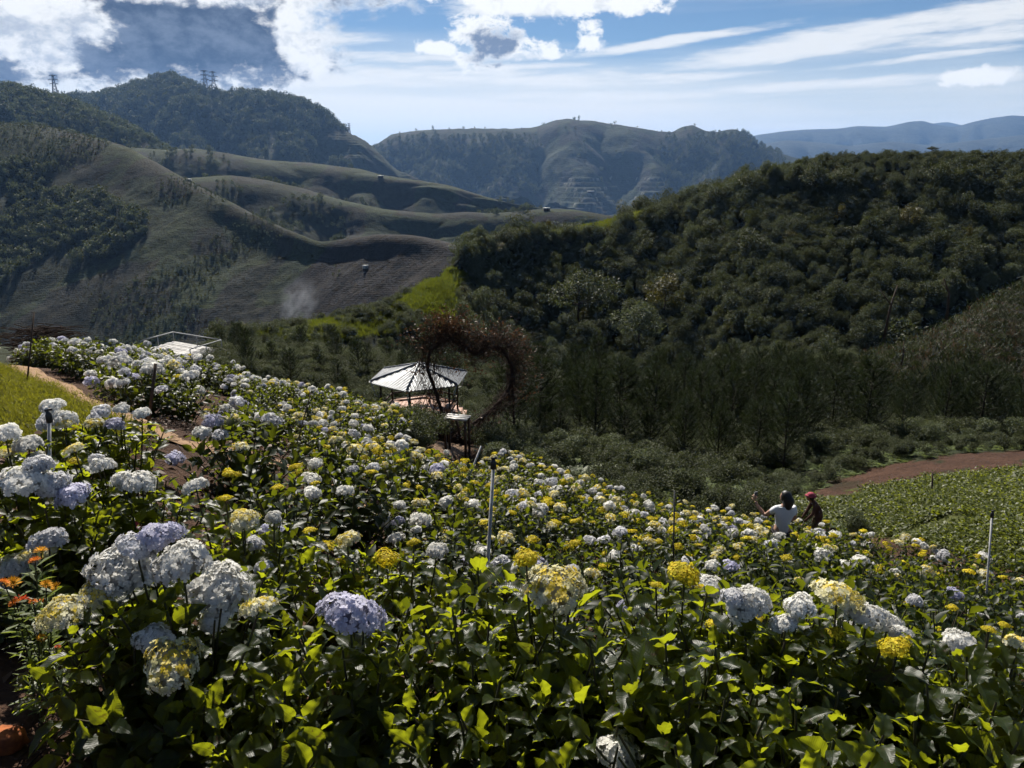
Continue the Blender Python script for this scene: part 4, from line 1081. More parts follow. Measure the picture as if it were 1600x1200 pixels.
for i in np.nonzero(solo)[0]:
    where = ('along the skyline', 'just under the skyline', 'on the upper flank', 'halfway up the flank', 'on the lower flank', 'at the dark foot')[int(np.searchsorted([290, 340, 400, 460, 520], ry_[i]))]
    kind = 'olive yellow' if pick[i] == 8 else SP[bool(pick[i] >= 6)]
    side = ('beside the grassy spur', 'above the twig heart', 'below the bare saddle', 'above the yellow-green shrub', 'above the ferns', 'above the person in white', 'above the tilled slope', 'near the right edge')[int(np.searchsorted([730, 830, 960, 1080, 1170, 1290, 1470], rx_[i]))]
    ht = 'tall' if size[i] > 3.6 else 'bushy'
    plant('broadleaf_tree', rp[i], size[i], rt.uniform(0, 6.28), TREES[pick[i]], '%s %s tree %s %s' % (ht, kind, where, side), 'tree', wood_group, size[i] * rt.uniform(0.6, 1.05))
rest = ~solo
scatter('wood', rp[rest], rt.uniform(0, 6.28, rest.sum()), (np.c_[size, size, size] * np.c_[rt.uniform(0.6, 1.1, (nt_, 1)).repeat(2, 1), rt.uniform(0.8, 1.35, (nt_, 1))])[rest], pick[rest], [t[0] for t in TREES], 'dense scrubby wood covering the hill on the right', 'wood', seed=3)
# a few trees that stand out
for (px, py, d, h, k, lab) in [(1040, 455, 116, 5.6, 8, 'olive yellow tree standing out of the wood above the pale shrubs'), (1240, 285, 132, 4.0, 2, 'round dark tree on the shoulder of the hill crest'), (1410, 545, 98, 9.0, 3, 'slim tall tree rising at the foot of the tilled slope'), (1465, 385, 113, 6.5, 6, 'pale leaved tree high in the wood on the right'), (905, 460, 114, 8.0, 1, 'slim tall tree on the edge of the dark ravine'), (1000, 500, 108, 6.5, 7, 'broad pale green tree low on the wooded flank'), (1075, 640, 42, 2.4, 7, 'pale yellow-green shrub shining between the dark pines')]:
    p = P3(px, py, d); plant('broadleaf_tree', p - np.array([0, 0, h * 0.45]), h, rt.uniform(0, 6), TREES[k], lab, 'tree', wood_group)
# bare umbrella-shaped tree on the skyline
tb = empty('bare_tree', P3(1456, 250, 131)); tag(tb, 'small flat-topped bare tree standing on the skyline of the hill', 'tree')
mb = MB(); mb.tube([(0, 0, -0.5), (0.02, 0, 1.2), (0, 0, 1.7)], [0.06, 0.05, 0.04], 5)
for a in range(9):
    ca, sa = math.cos(a * 0.7), math.sin(a * 0.7); mb.tube([(0, 0, 1.5), (ca * 0.5, sa * 0.5, 1.8), (ca * 1.2, sa * 1.2, 1.85 + 0.1 * (a % 3))], [0.04, 0.03, 0.015], 4)
mb.build('trunk', M_BARK, tb)
me, _c = crown('crown', 77, 160, 0.3, 6); o = obj('crown', me, M_TREE, tb); o.scale = (1.3, 1.6, 0.5); o.location = (0, 0, 1.65)

# ---- grass on the spur and the saddle
gp = hill_r.sample(60000, lambda x, y, p: inpoly(x, y, spur_poly) | inpoly(x, y, top_poly), 4.0, rt)[:9000]
def tuft(seed, n, h, w, mat, spread=0.5, curl=0.4):
    rg = np.random.default_rng(seed); a = rg.uniform(0, 6.28, n); X_ = np.c_[np.cos(a) * curl, np.sin(a) * curl, rg.uniform(0.7, 1.2, n)]
    T = (np.array([(0, -w, 0), (0.5, -w * 0.8, 0.03), (1, 0, -0.10), (0.5, w * 0.8, 0.03), (0, w, 0)], float), np.array([(0, 1, 3, 4), (1, 2, 3, 3)])[:1], np.zeros((5, 3)))
    T = (T[0], np.array([(0, 1, 3), (0, 3, 4), (1, 2, 3)]), T[2])
    me = merged('tuft', T, np.c_[rg.normal(0, spread, (n, 2)), np.zeros(n)], X_, np.c_[np.cos(a), np.sin(a), 0 * a] + rg.normal(0, .3, (n, 3)), h * rg.uniform(0.5, 1.2, n), rg)
    me.materials.append(mat); return me
SPURG = [tuft(40 + j, 60, 0.55, 0.05, M_GRASSG, 0.35, 0.7) for j in range(3)]
gx2, gy2, _ = to_pix(gp)
scatter('hill_grass', gp, rt.uniform(0, 6.28, len(gp)), rt.uniform(0.5, 1.1, len(gp)), rt.integers(0, 3, len(gp)), SPURG, 'yellow-green grass covering the spur and the saddle of the hill', 'grass', seed=4)
sp_ = hill_r.sample(9000, lambda x, y, p: inpoly(x, y, spur_poly), 4.0, rt)
kx, ky, _ = to_pix(sp_); sp_ = sp_[(fbm(sp_[:, 0] * 0.12, sp_[:, 1] * 0.12, 9, 3) > -0.12) & ~inpoly(kx, ky, [(630, 470), (690, 420), (725, 425), (715, 462), (650, 472)])][:900]
scatter('shrubs', sp_, rt.uniform(0, 6.28, len(sp_)), rt.uniform(0.6, 1.7, len(sp_)), rt.integers(0, 8, len(sp_)), [t[0] for t in TREES[:8]], 'dark shrubs dotted over the grassy spur', 'shrubs', seed=5)

# ---- pines along the gully
rq = np.random.default_rng(31)
pn = 0; pine_xy = []
pts_ = np.c_[rq.uniform(-20, 34, 3000), rq.uniform(18, 52, 3000)]
pz = ground_z(pts_[:, 0], pts_[:, 1]); px_, py_, pd_ = to_pix(np.c_[pts_, pz])
okp = ((px_ > 790) & (px_ < 1680) & (py_ < 750) & (pd_ > 23.5) & (pd_ < 44) & ~inpoly(px_, py_, till_poly) & ~inpoly(px_, py_, plot_red) & ~inpoly(px_, py_, plot_green) & ~((px_ > 1240) & (pd_ < 26))) | ((px_ > 345) & (px_ < 800) & (pd_ > 34) & (pd_ < 48) & (py_ < 650))
for (x, y), z, X0, Y0, d in zip(pts_[okp], pz[okp], px_[okp], py_[okp], pd_[okp]):
    if any((x - a) ** 2 + (y - b) ** 2 < (1.05 if X0 > 800 else 1.6) ** 2 for a, b in pine_xy) or pn >= 230: continue
    left = X0 < 800
    h = rq.uniform(1.3, 3.1) if not left else rq.uniform(0.9, 2.0)
    pine_xy.append((x, y)); pn += 1
    if left: lab = 'slender %s young pine %s %s' % ('tall' if h > 1.6 else 'low', 'in front' if d < 38 else ('midway' if d < 43 else 'farther back'), ('by the lookout deck', 'between deck and gazebo', 'left of the gazebo', 'behind the gazebo roof')[int(np.searchsorted([430, 520, 600], X0))])
    else: lab = '%s dark pine in the %s of the pine belt %s' % ('tall' if h > 2.7 else 'short', 'front' if d < 30 else ('middle' if d < 37 else 'back'), ('beside the twig heart', 'left of the yellow-green shrub', 'right of the yellow-green shrub', 'above the person in white', 'behind the brown soil', 'near the right edge')[int(np.searchsorted([930, 1060, 1180, 1290, 1480], X0))])
    plant('pine_tree', (x, y, z), h, rq.uniform(0, 6.28), PINES[rq.integers(5)], lab, 'pine', 'young pines in the gully', h * rq.uniform(0.75, 1.15))
print('pines', pn)

# ---- undergrowth between slope and pines
def fern_mesh(seed):
    rg = np.random.default_rng(seed); P_, X_, Z_, s_ = [], [], [], []
    for i in range(9):
        a = i * 0.7 + rg.normal(0, 0.2); o = np.array([math.cos(a), math.sin(a), 0]); L = rg.uniform(0.6, 1.0)
        for u in np.linspace(0.15, 1, 14):
            q = o * L * u + np.array([0, 0, 1]) * L * (0.9 * u - 0.75 * u * u); sd_ = np.cross(o, (0, 0, 1))
            for g in (1, -1): P_.append(q); X_.append(sd_ * g + o * 0.4); Z_.append((0, 0, 1.0)); s_.append(0.30 * L * (1 - u * 0.85) + 0.03)
    T = (np.array([(0, 0, 0), (0.5, -0.14, 0.02), (1, 0, -0.12), (0.5, 0.14, 0.02)], float), np.array([(0, 1, 2, 3)]), np.zeros((4, 3)))
    me = merged('fern', T, np.array(P_), np.array(X_), np.array(Z_, float), np.array(s_), rg); me.materials.append(M_FERN); return me
FERNS = [fern_mesh(60 + j) for j in range(3)]
ug = np.c_[rq.uniform(-16, 30, 26000), rq.uniform(13, 50, 26000)]
uz = ground_z(ug[:, 0], ug[:, 1]); ux, uy, ud = to_pix(np.c_[ug, uz]); tx, ty, _ = to_pix(np.c_[ug, uz + 0.66])
oku = (~inpoly(tx, ty, field_poly)) & (uy < 840) & (ux > 330) & (ux < 1750) & ~inpoly(ux, uy, plot_red) & ~inpoly(ux, uy, plot_green) & ~inpoly(ux, uy, till_poly) & ~((ux > 655) & (ux < 770) & (ud < 22))
U = np.c_[ug, uz][oku]; ud_ = ud[oku]; ux_ = ux[oku]
isf = (ud_ < 25) & (ux_ > 780) & (rq.random(len(U)) < 0.7)
k = rq.random(len(U)) < np.where(ud_ < 26, 0.9, 0.5)
U, isf, ud_ = U[k], isf[k], ud_[k]
U, isf, ud_ = U[:7500], isf[:7500], ud_[:7500]
pk = np.where(isf, rq.integers(0, 3, len(U)), 3 + rq.integers(0, 8, len(U)))
ss = np.where(isf, rq.uniform(0.35, 0.75, len(U)), rq.uniform(0.35, 1.0, len(U))) * np.where((U[:, 0] > 6) & (ud_ < 24), 0.6, 1.0)
scatter('undergrowth', U, rq.uniform(0, 6.28, len(U)), ss, pk, FERNS + [t[0] for t in TREES[:8]], 'ferns and low shrubs filling the gully below the pines', 'undergrowth', seed=6)

# ---- crops on the plots, clods and stubble on the tilled slope
CROPS = []
for j in range(3):
    rg = np.random.default_rng(80 + j); n = 26; a = rg.uniform(0, 6.28, n)
    me = merged('crop', CARD, np.c_[rg.normal(0, 0.10, (n, 2)), rg.uniform(0.02, 0.2, n)], np.c_[np.cos(a), np.sin(a), rg.uniform(0, 0.9, n)], np.tile((0, 0, 1.0), (n, 1)) + rg.normal(0, .3, (n, 3)), rg.uniform(0.06, 0.13, n), rg)
    me.materials.append(M_CROP); CROPS.append(me)
cg = np.c_[rq.uniform(4, 24, 50000), rq.uniform(8, 26, 50000)]; cgz = ground_z(cg[:, 0], cg[:, 1]); cx_, cy_, _ = to_pix(np.c_[cg, cgz])
tx, ty, _ = to_pix(np.c_[cg, cgz + 0.5])
pat = fbm(cg[:, 0] * 0.5, cg[:, 1] * 1.1, 14, 3)
okc = inpoly(cx_, cy_, plot_green) & (pat > -0.5) & ~(inpoly(cx_, cy_, plot_red) & (pat < 0.28)) & (cx_ < 1760)
Cp = np.c_[cg, cgz][okc][:11000]
scatter('vegetable_crop', Cp, rq.uniform(0, 6.28, len(Cp)), rq.uniform(0.35, 0.8, len(Cp)), rq.integers(0, 3, len(Cp)), CROPS, 'low green crop growing in patches on the red plot', 'crop', seed=7)

sg = np.c_[rq.uniform(14, 42, 40000), rq.uniform(34, 62, 40000)]; sgz = ground_z(sg[:, 0], sg[:, 1]); sx2, sy2, _ = to_pix(np.c_[sg, sgz])
Sp = np.c_[sg, sgz][inpoly(sx2, sy2, till_ground) & (sx2 < 1720) & (np.hypot(sg[:, 0], sg[:, 1]) > 34)][:4200]
STUB = [tuft(46, 26, 0.30, 0.04, M_DRY, 0.3, 1.0), tuft(47, 40, 0.26, 0.06, M_TREE, 0.35, 1.0), tuft(48, 40, 0.34, 0.06, M_PINE, 0.35, 1.0)]
scatter('stubble', Sp, rq.uniform(0, 6.28, len(Sp)), rq.uniform(0.5, 1.3, len(Sp)), rq.integers(0, 3, len(Sp)), STUB, 'dark stubble and weeds on the tilled slope', 'stubble', seed=9)

# ---- lawn
LAWN = [tuft(90 + j, 90, 0.05, 0.06, M_GRASSB, 0.10, 0.9) for j in range(4)]
lg = np.c_[rq.uniform(-14, -2.5, 60000), rq.uniform(4, 14, 60000)]; lgz = ground_z(lg[:, 0], lg[:, 1]); lx, ly, _ = to_pix(np.c_[lg, lgz])
okl = inpoly(lx, ly, lawn_poly) & (lx > -120)
for a_, b_ in zip(path_pts[:-1], path_pts[1:]):
    t_ = np.clip(((lg - a_[:2]) @ (b_[:2] - a_[:2])) / ((b_[:2] - a_[:2]) ** 2).sum(), 0, 1); okl &= np.linalg.norm(lg - (a_[:2] + t_[:, None] * (b_[:2] - a_[:2])), axis=1) > 0.36
Lp = np.c_[lg, lgz][okl][:9000]
scatter('grass', Lp, rq.uniform(0, 6.28, len(Lp)), rq.uniform(0.6, 1.2, len(Lp)), rq.integers(0, 4, len(Lp)), LAWN, 'short yellowish lawn beside the sandy path', 'grass', seed=8)

# ---- distant woods
rw = np.random.default_rng(41)
def far_wood(name, sheet, n, accept, tmax, hs, tm, label, seed):
    p = sheet.sample(n, accept, tmax, rw); m = len(p)
    scatter(name, p, rw.uniform(0, 6.28, m), rw.uniform(*hs, m)[:, None] * np.array([[0.75, 0.75, 1.0]]) * rw.uniform(0.7, 1.2, (m, 1)), rw.integers(0, len(tm), m), tm, label, 'wood', seed=seed)
far_wood('wood', hill_l2, 11000, lambda x, y, p: (x > -60) & (x < 560) & ((x < 420) | (y < 205) | (fbm(p[:, 0] * .01, p[:, 1] * .01, 3, 3) > 0.2)), 2.08, (9, 17), LOWTREES, 'dark wood covering the mountain with the twin pylons', 21)
far_wood('wood', hill_l1b, 5000, lambda x, y, p: (x > -60) & (fbm(p[:, 0] * .012, p[:, 1] * .012, 4, 3) > -0.12), 2.08, (5, 10), LOWPALE + LOWTREES[:2], 'greyish wood on the shoulder above the tea slope', 22)
far_wood('wood', hill_c, 9000, lambda x, y, p: (((x < 840) & (y > 212) & (fbm(p[:, 0] * .004, p[:, 1] * .004, 77, 3) > 0.0)) | inpoly(x, y, [(1040, 212), (1180, 208), (1240, 260), (1150, 320), (1040, 300), (1020, 250)]) | (rw.random(len(x)) < 0.03)), 2.05, (8, 15), LOWTREES, 'patches of dark wood on the central mountain', 23)
far_wood('wood', hill_l1, 16000, lambda x, y, p: inpoly(x + 26 * fbm(p[:, 0] * .03, p[:, 1] * .03, 55, 4), y + 26 * fbm(p[:, 0] * .03, p[:, 1] * .03, 56, 4), [(-60, 270), (60, 265), (150, 290), (225, 330), (235, 365), (110, 425), (20, 515), (-60, 560)]) & (fbm(p[:, 0] * .03, p[:, 1] * .03, 6, 3) > -0.25), 4.0, (2.5, 6), LOWTREES + LOWPALE[:1], 'dark scrub wood in the hollow of the tea slope', 24)
far_wood('shrubs', hill_l1, 26000, lambda x, y, p: (x > -40) & (x < 760) & (fbm(p[:, 0] * .018, p[:, 1] * .018, 8, 4) + 0.25 * (rw.random(len(x)) - 0.5) > 0.10) & ~inpoly(x, y, [(510, 372), (640, 362), (740, 385), (720, 440), (540, 450)]), 4.0, (0.6, 1.8), LOWTREES + LOWPALE, 'low shrubs scattered over the tea slope', 25)
far_wood('wood', hill_m2, 9000, lambda x, y, p: (inpoly(x, y, [(320, 282), (470, 300), (555, 332), (530, 390), (400, 360)]) & (fbm(p[:, 0] * .02, p[:, 1] * .02, 9, 3) > -0.2)) | (fbm(p[:, 0] * .016, p[:, 1] * .016, 19, 4) > 0.25), 3.0, (2.5, 6.0), LOWTREES + LOWPALE[:1], 'scrub wood in the fold between the low hills', 26)
far_wood('shrubs', hill_m1, 4000, lambda x, y, p: fbm(p[:, 0] * .012, p[:, 1] * .012, 29, 4) > 0.20, 3.0, (3, 7), LOWTREES, 'scattered trees on the low hills in the valley', 27)
far_wood('shrubs', hill_rs, 1200, lambda x, y, p: fbm(p[:, 0] * .03, p[:, 1] * .03, 39, 4) > 0.05, 3.0, (1.5, 3.5), LOWTREES, 'scrub on the small round hill behind the wood', 28)
# ================================================================== built things
M_TIN = mat_simple('corrugated_tin', (0.20, 0.21, 0.225), (0.12, 0.125, 0.13), 5.0, 0.45, 0.5, 0.55, 0.05, 0.003, (1, 1, 1))
M_WOODL = mat_simple('pale_wood', (0.34, 0.24, 0.15), (0.24, 0.16, 0.10), 9, 0.7, 0.3, stretch=(1, 6, 1))
M_WOODD = mat_simple('dark_wood', (0.07, 0.045, 0.03), (0.04, 0.028, 0.02), 9, 0.8, 0.2)
M_FLOOR = mat_simple('orange_floor_wood', (0.28, 0.13, 0.06), (0.20, 0.085, 0.04), 7, 0.5, 0.4, stretch=(1, 5, 1))
M_WHITE = mat_simple('white_paint', (0.52, 0.52, 0.50), (0.38, 0.38, 0.36), 6, 0.6, 0.3)
M_BAMBOO = mat_simple('bleached_bamboo', (0.46, 0.44, 0.41), (0.17, 0.155, 0.14), 7, 0.45, 0.5, stretch=(1, 1, 1))
M_PIPE = mat_simple('grey_pipe', (0.40, 0.40, 0.40), (0.25, 0.25, 0.24), 18, 0.45, 0.4)
M_BLACK = mat_simple('black_plastic', (0.02, 0.02, 0.02), (0.03, 0.03, 0.03), 12, 0.5, 0.4)
M_STEEL = mat_simple('pylon_steel', (0.10, 0.105, 0.115), (0.07, 0.075, 0.08), 1, 0.6, 0.4)
M_TWIG = mat_simple('dead_twig', (0.050, 0.028, 0.020), (0.025, 0.016, 0.012), 14, 0.85, 0.15)
M_SAND = mat_simple('sandy_path', (0.30, 0.20, 0.125), (0.21, 0.135, 0.08), 6, 0.95, 0.05, bmp=0.6, bdist=0.02)

# ---- sandy path beside the lawn
def ribbon(name, pts, w, mat, zfun, lift, nsub=24, cross=5, rough=0.0):
    t = np.linspace(0, len(pts) - 1, (len(pts) - 1) * nsub + 1); C = np.stack([np.interp(t, np.arange(len(pts)), pts[:, k]) for k in range(2)], -1)
    kk = np.hanning(nsub + 3)[1:-1]; kk /= kk.sum()
    C = np.stack([np.convolve(np.pad(C[:, k], (len(kk) // 2,) * 2, 'edge'), kk, 'valid') for k in range(2)], -1)
    T = unit(np.gradient(C, axis=0)); Nn = np.c_[-T[:, 1], T[:, 0]]; u = np.linspace(-1, 1, cross)
    ww = w * (1 + rough * fbm(t * 1.7, t * 0 + 3, 4, 3))
    XY = C[:, None] + Nn[:, None] * (u[None, :, None] * ww[:, None, None] / 2)
    Zz = zfun(XY[..., 0], XY[..., 1]) + lift
    V = np.concatenate([XY, Zz[..., None]], -1).reshape(-1, 3); i = np.arange(len(C) - 1)[:, None] * cross + np.arange(cross - 1)[None]
    return obj(name, mesh_np(name, V, np.stack([i, i + 1, i + cross + 1, i + cross], -1).reshape(-1, 4), True), mat)
def gz_top(x, y): return ground_z(x, y) + 0.03 * fbm(x * 4, y * 4, 8, 3) * (y < 24)
tag(ribbon('path', path_pts, 0.58, M_SAND, gz_top, 0.022, 30, 7, 0.35), kind='structure')

# ---- gazebo with a six-sided tin roof
def gazebo():
    c = P3(655, 588, 30.0); eave_z = c[2]; r = 1.92; fz = eave_z - 1.5
    g = empty('gazebo', (c[0], c[1], fz)); tag(g, 'small open gazebo with a six-sided corrugated tin roof behind the twig heart', 'gazebo')
    E = 1.5; apex = np.array([0, 0, E + 0.52]); ang = [R(-97 + 60 * k) for k in range(6)]
    vv = [np.array([r * math.cos(a), r * math.sin(a), E]) for a in ang]
    for k in range(6):
        a, b = vv[k], vv[(k + 1) % 6]; m = (a + b) / 2; n = unit(np.cross(b - a, apex - m)); V, F = [], []
        cols = 57
        for i in range(cols):
            s = i / (cols - 1) * 2 - 1; p = m + (b - a) / 2 * s; top = p + (apex - m) * (1 - abs(s)) * 0.985
            off = n * (0.016 if i % 4 < 2 else -0.016)
            V += [p + off - (apex - m) * 0.04, top + off]
        F = [(2 * i, 2 * i + 2, 2 * i + 3, 2 * i + 1) for i in range(cols - 1)]
        obj('roof_panel', mesh_np('roof_panel', V, np.array(F)), M_TIN, g)
        mb = MB(); mb.tube([a + np.array([0, 0, 0.03]), apex + np.array([0, 0, 0.03])], 0.035, 6); mb.build('ridge_cap', M_TIN, g)
        mb = MB(); mb.bar(a * np.array([0.97, 0.97, 1]) - np.array([0, 0, 0.06]), b * np.array([0.97, 0.97, 1]) - np.array([0, 0, 0.06]), 0.05, 0.08); mb.build('eave_beam', M_PIPE, g)
        p = a * np.array([0.80, 0.80, 1]); mb = MB(); mb.bar((p[0], p[1], -1.2), (p[0], p[1], E + 0.02), 0.07); mb.build('post', M_WOODD, g)
        mb = MB(); mb.bar((p[0] * 1.12, p[1] * 1.12, E - 0.62), (a[0] * 0.98, a[1] * 0.98, E - 0.09), 0.035); mb.bar((p[0] * 1.0, p[1] * 1.0, E - 0.66), (p[0] * 1.13, p[1] * 1.13, E - 0.60), 0.03); mb.build('brace', M_WHITE, g)
        if k not in (0, 5):
            q = vv[(k + 1) % 6] * np.array([0.80, 0.80, 1])
            mb = MB(); mb.bar((p[0], p[1], 0.55), (q[0], q[1], 0.55), 0.05, 0.05); mb.bar((p[0], p[1], 0.30), (q[0], q[1], 0.30), 0.04, 0.04); mb.build('railing', M_WOODD, g)
            mb = MB(); mb.bar((p[0] * 0.84, p[1] * 0.84, 0.28), (q[0] * 0.84, q[1] * 0.84, 0.28), 0.28, 0.04); mb.build('bench_seat', M_FLOOR, g)
    for i in range(20):
        x = -1.72 + i * 0.181; L = 1.85 if abs(x) < 0.95 else max(0.2, (1.95 - abs(x)) * 1.75)
        mb = MB(); mb.box((x, 0, -0.02 - 0.002 * (i % 3)), (0.172, 2 * L, 0.04)); mb.build('floor_plank', M_FLOOR, g)
    mb = MB(); mb.tube([(0, 0, E + 0.45), (0, 0, E + 0.60)], [0.09, 0.03], 8); mb.build('finial', M_TIN, g)
    mb = MB()
    for s in (-1, 1): mb.bar((-1.6, s * 0.9, -0.09), (1.6, s * 0.9, -0.09), 0.08, 0.1)
    mb.build('floor_joist', M_WOODD, g)
gazebo()

# ---- lookout deck with a thin railing
def deck():
    z0 = float(P3(288, 547, 38)[2])
    def on(px, py, z=z0):
        v = pix_dir(px, py); return v * (z / v[2])
    b, r_, l = on(272, 533), on(347, 546), on(222, 547); f = l + r_ - b; c = (l + r_) / 2
    g = empty('lookout_deck', c); tag(g, 'bleached plank lookout deck with a thin rail beyond the flower slope', 'deck')
    b, r_, l, f = b - c, r_ - c, l - c, f - c; n = 15
    for i in range(n):
        t0, t1 = (i + 0.09) / n, (i + 0.91) / n; rg = np.random.default_rng(i); dz = rg.normal(0, 0.006)
        q = [b + (l - b) * t0, b + (l - b) * t1, r_ + (f - r_) * t1, r_ + (f - r_) * t0]; u = unit(r_ - b) * rg.uniform(-0.05, 0.05)
        V = [p + u + np.array([0, 0, dz]) for p in q] + [p + u + np.array([0, 0, dz - 0.035]) for p in q]
        mb = MB(); mb.add(V, [(0, 1, 2, 3), (7, 6, 5, 4), (0, 4, 5, 1), (1, 5, 6, 2), (2, 6, 7, 3), (3, 7, 4, 0)]); mb.build('plank', M_BAMBOO, g)
    H = np.array([0, 0, 0.48])
    for a, e in ((l, b), (b, r_), (r_, f)):
        mb = MB(); mb.tube([a + H, e + H], 0.026, 6); mb.build('rail', M_PIPE, g)
        for t in (0.0, 0.5):
            p = a + (e - a) * t; mb = MB(); mb.tube([p - np.array([0, 0, 0.05]), p + H], 0.022, 6); mb.build('rail_post', M_PIPE, g)
    mb = MB(); mb.tube([f - np.array([0, 0, .05]), f + H], 0.022, 6); mb.build('rail_post', M_PIPE, g)
    for p in (b, r_, l, f, (r_ + f) / 2, (b + l) / 2):
        p = p * 0.96; gzv = float(ground_z(p[0] + c[0], p[1] + c[1])) - c[2]
        mb = MB(); mb.bar((p[0], p[1], min(gzv, -0.6) - 0.2), (p[0], p[1], -0.05), 0.11); mb.build('support_post', M_WOODD, g)
    for a, e in ((b, l), (r_, f)):
        mb = MB(); mb.bar(a * 0.97 - np.array([0, 0, 0.10]), e * 0.97 - np.array([0, 0, 0.10]), 0.08, 0.12); mb.build('beam', M_WOODD, g)
    # young tree standing before its corner
    p = on(262, 547); gzv = float(ground_z(p[0], p[1] - 2.5)); plant('young_tree', (p[0], p[1] - 2.6, gzv), (z0 + 1.1 - gzv), 0.3, TREES[7], 'spindly young tree with bright leaves before the lookout deck', 'tree', None, 0.9)
deck()

# ---- heart woven from dead branches, with a bench in it
def twig_heart():
    hp = [(702, 690), (694, 655), (680, 610), (667, 575), (672, 548), (694, 530), (722, 536), (741, 554), (760, 541), (786, 546), (801, 572), (797, 606), (775, 635), (740, 662), (702, 690)]
    d0 = 19.5; base = hit(702, 692, 12, 30); d0 = float(to_pix(base)[2])
    pts = np.array([P3(a, b, d0 + (a - 702) * 0.004) for a, b in hp]) - base
    t = np.linspace(0, len(pts) - 1, 241); C = np.stack([np.interp(t, np.arange(len(pts)), pts[:, k]) for k in range(3)], -1)
    kk = np.hanning(17)[1:-1]; kk /= kk.sum(); C2 = np.stack([np.convolve(np.pad(C[:, k], (7, 7), 'edge'), kk, 'valid') for k in range(3)], -1); C = C2
    g = empty('twig_heart', base); tag(g, 'big heart-shaped arch woven from dead reddish branches above the bench', 'heart arch')
    mb = MB(); mb.tube(C, 0.05, 7, False); mb.build('hoop', M_TWIG, g)
    rg = np.random.default_rng(5); T = unit(np.gradient(C, axis=0)); cen = C.mean(0)
    tw, lv, lx = MB(), [], []
    for i in range(2100):
        k = rg.integers(0, 241); u = k / 240.0
        left = 0.03 < u < 0.30; top = 0.28 < u < 0.72
        thick = 0.30 if left else (0.24 if top else 0.16)
        out = unit(C[k] - cen); p = C[k] + rg.normal(0, thick * 0.62, 3) * np.array([1, 0.8, 1])
        dr = T[k] * rg.choice([-1, 1]) if not left else T[k] * rg.choice([-1, 1], p=(0.7, 0.3))
        flare = 1.0 if top else 0.35
        if left: dr = unit(np.array([rg.normal(0, 0.22), rg.normal(0, 0.2), rg.choice([-1, 1])]))
        dr = unit(dr + out * abs(rg.normal(0, flare)) + rg.normal(0, 0.22, 3)); L = rg.uniform(0.3, 0.9) * (1.35 if top else 1.0)
        s = np.linspace(0, 1, 4)[:, None]; bend = rg.normal(0, 0.12, 3) + np.array([0, 0, -0.12])
        q = p + dr * L * s + bend * L * s * s
        tw.tube(q, np.linspace(0.006, 0.002, 4) * rg.uniform(0.6, 1.2), 3, False)
        if rg.random() < (0.40 if top else 0.10):
            for _ in range(4): lv.append(q[-1] * 0.6 + q[1] * 0.4 + rg.normal(0, 0.06, 3)); lx.append(dr + rg.normal(0, 0.7, 3))
    # tall loose sprays on the left shoulder
    for i in range(150):
        k = rg.integers(80, 100); p = C[k] + rg.normal(0, 0.12, 3); dr = unit(np.array([rg.normal(-0.05, 0.45), rg.normal(0, 0.3), 1.0])); L = rg.uniform(0.3, 0.75)
        s = np.linspace(0, 1, 4)[:, None]; q = p + dr * L * s; tw.tube(q, np.linspace(0.006, 0.002, 4), 3, False)
        for _ in range(3): lv.append(q[-1] + rg.normal(0, 0.08, 3)); lx.append(dr + rg.normal(0, 0.6, 3))
    o = tw.build('twigs', M_TWIG, g); o['kind'] = 'stuff'
    lv, lx = np.array(lv), np.array(lx)
    o = obj('leaves', merged('leaves', CARD, lv, lx, rg.normal(0, 1, lx.shape), rg.uniform(0.05, 0.11, len(lv)), rg), M_DRY, g); o['kind'] = 'stuff'
    for sx_ in (-0.12, 0.14):
        mb = MB(); mb.tube([(sx_ * 3, 0.1, -0.3), (sx_, 0.05, 0.9)], 0.04, 6); mb.build('prop_pole', M_WOODD, g)
twig_heart()
def bench():
    c = P3(714, 652, 19.0); gz = float(ground_z(c[0], c[1])); rz = R(-16)
    g = empty('bench', (c[0], c[1], gz), rz); tag(g, 'short white plank bench inside the twig heart', 'bench'); h = c[2] - gz
    for i in range(3): mb = MB(); mb.box((0, -0.13 + 0.13 * i, h), (0.60, 0.124, 0.035)); mb.build('seat_plank', M_BAMBOO, g)
    for sx_ in (-0.26, 0.26):
        for sy in (-0.14, 0.14): mb = MB(); mb.bar((sx_, sy, -0.1), (sx_, sy, h - 0.02), 0.05); mb.build('leg', M_WOODD, g)
bench()

# ---- posts among the flowers: (top px, py, foot px, py, d, radius, material, head, label)
POSTS = [(771, 728, 764, 850, 5.6, 0.013, M_PIPE, True, 'grey sprinkler pipe with a black head in the middle of the slope', 'sprinkler_post'),
         (1550, 806, 1541, 930, 8.6, 0.011, M_PIPE, True, 'thin pale sprinkler pipe at the right edge of the slope', 'sprinkler_post'),
         (77, 655, 77, 770, 4.7, 0.011, M_PIPE, True, 'short sprinkler pipe with a black head at the corner of the lawn', 'sprinkler_post'),
         (752, 697, 731, 750, 13.0, 0.016, M_PIPE, False, 'leaning pale pipe just below the twig heart', 'stake'),
         (243, 568, 233, 655, 9.3, 0.020, M_WOODD, False, 'weathered wooden stake beside the sandy path', 'stake'),
         (53, 488, 43, 590, 11.5, 0.012, M_WOODD, False, 'tall leaning wooden pole where the lawn meets the flowers', 'stake'),
         (1054, 766, 1052, 880, 9.5, 0.010, M_BLACK, False, 'thin dark stake on the lower slope below the ferns', 'stake'),
         (486, 612, 446, 760, 9.0, 0.007, M_WOODD, False, 'thin cane leaning over the bushes left of the gazebo', 'stake'),
         (1457, 738, 1456, 790, 17.5, 0.020, M_WOODD, False, 'short stake standing in the vegetable plot', 'stake')]
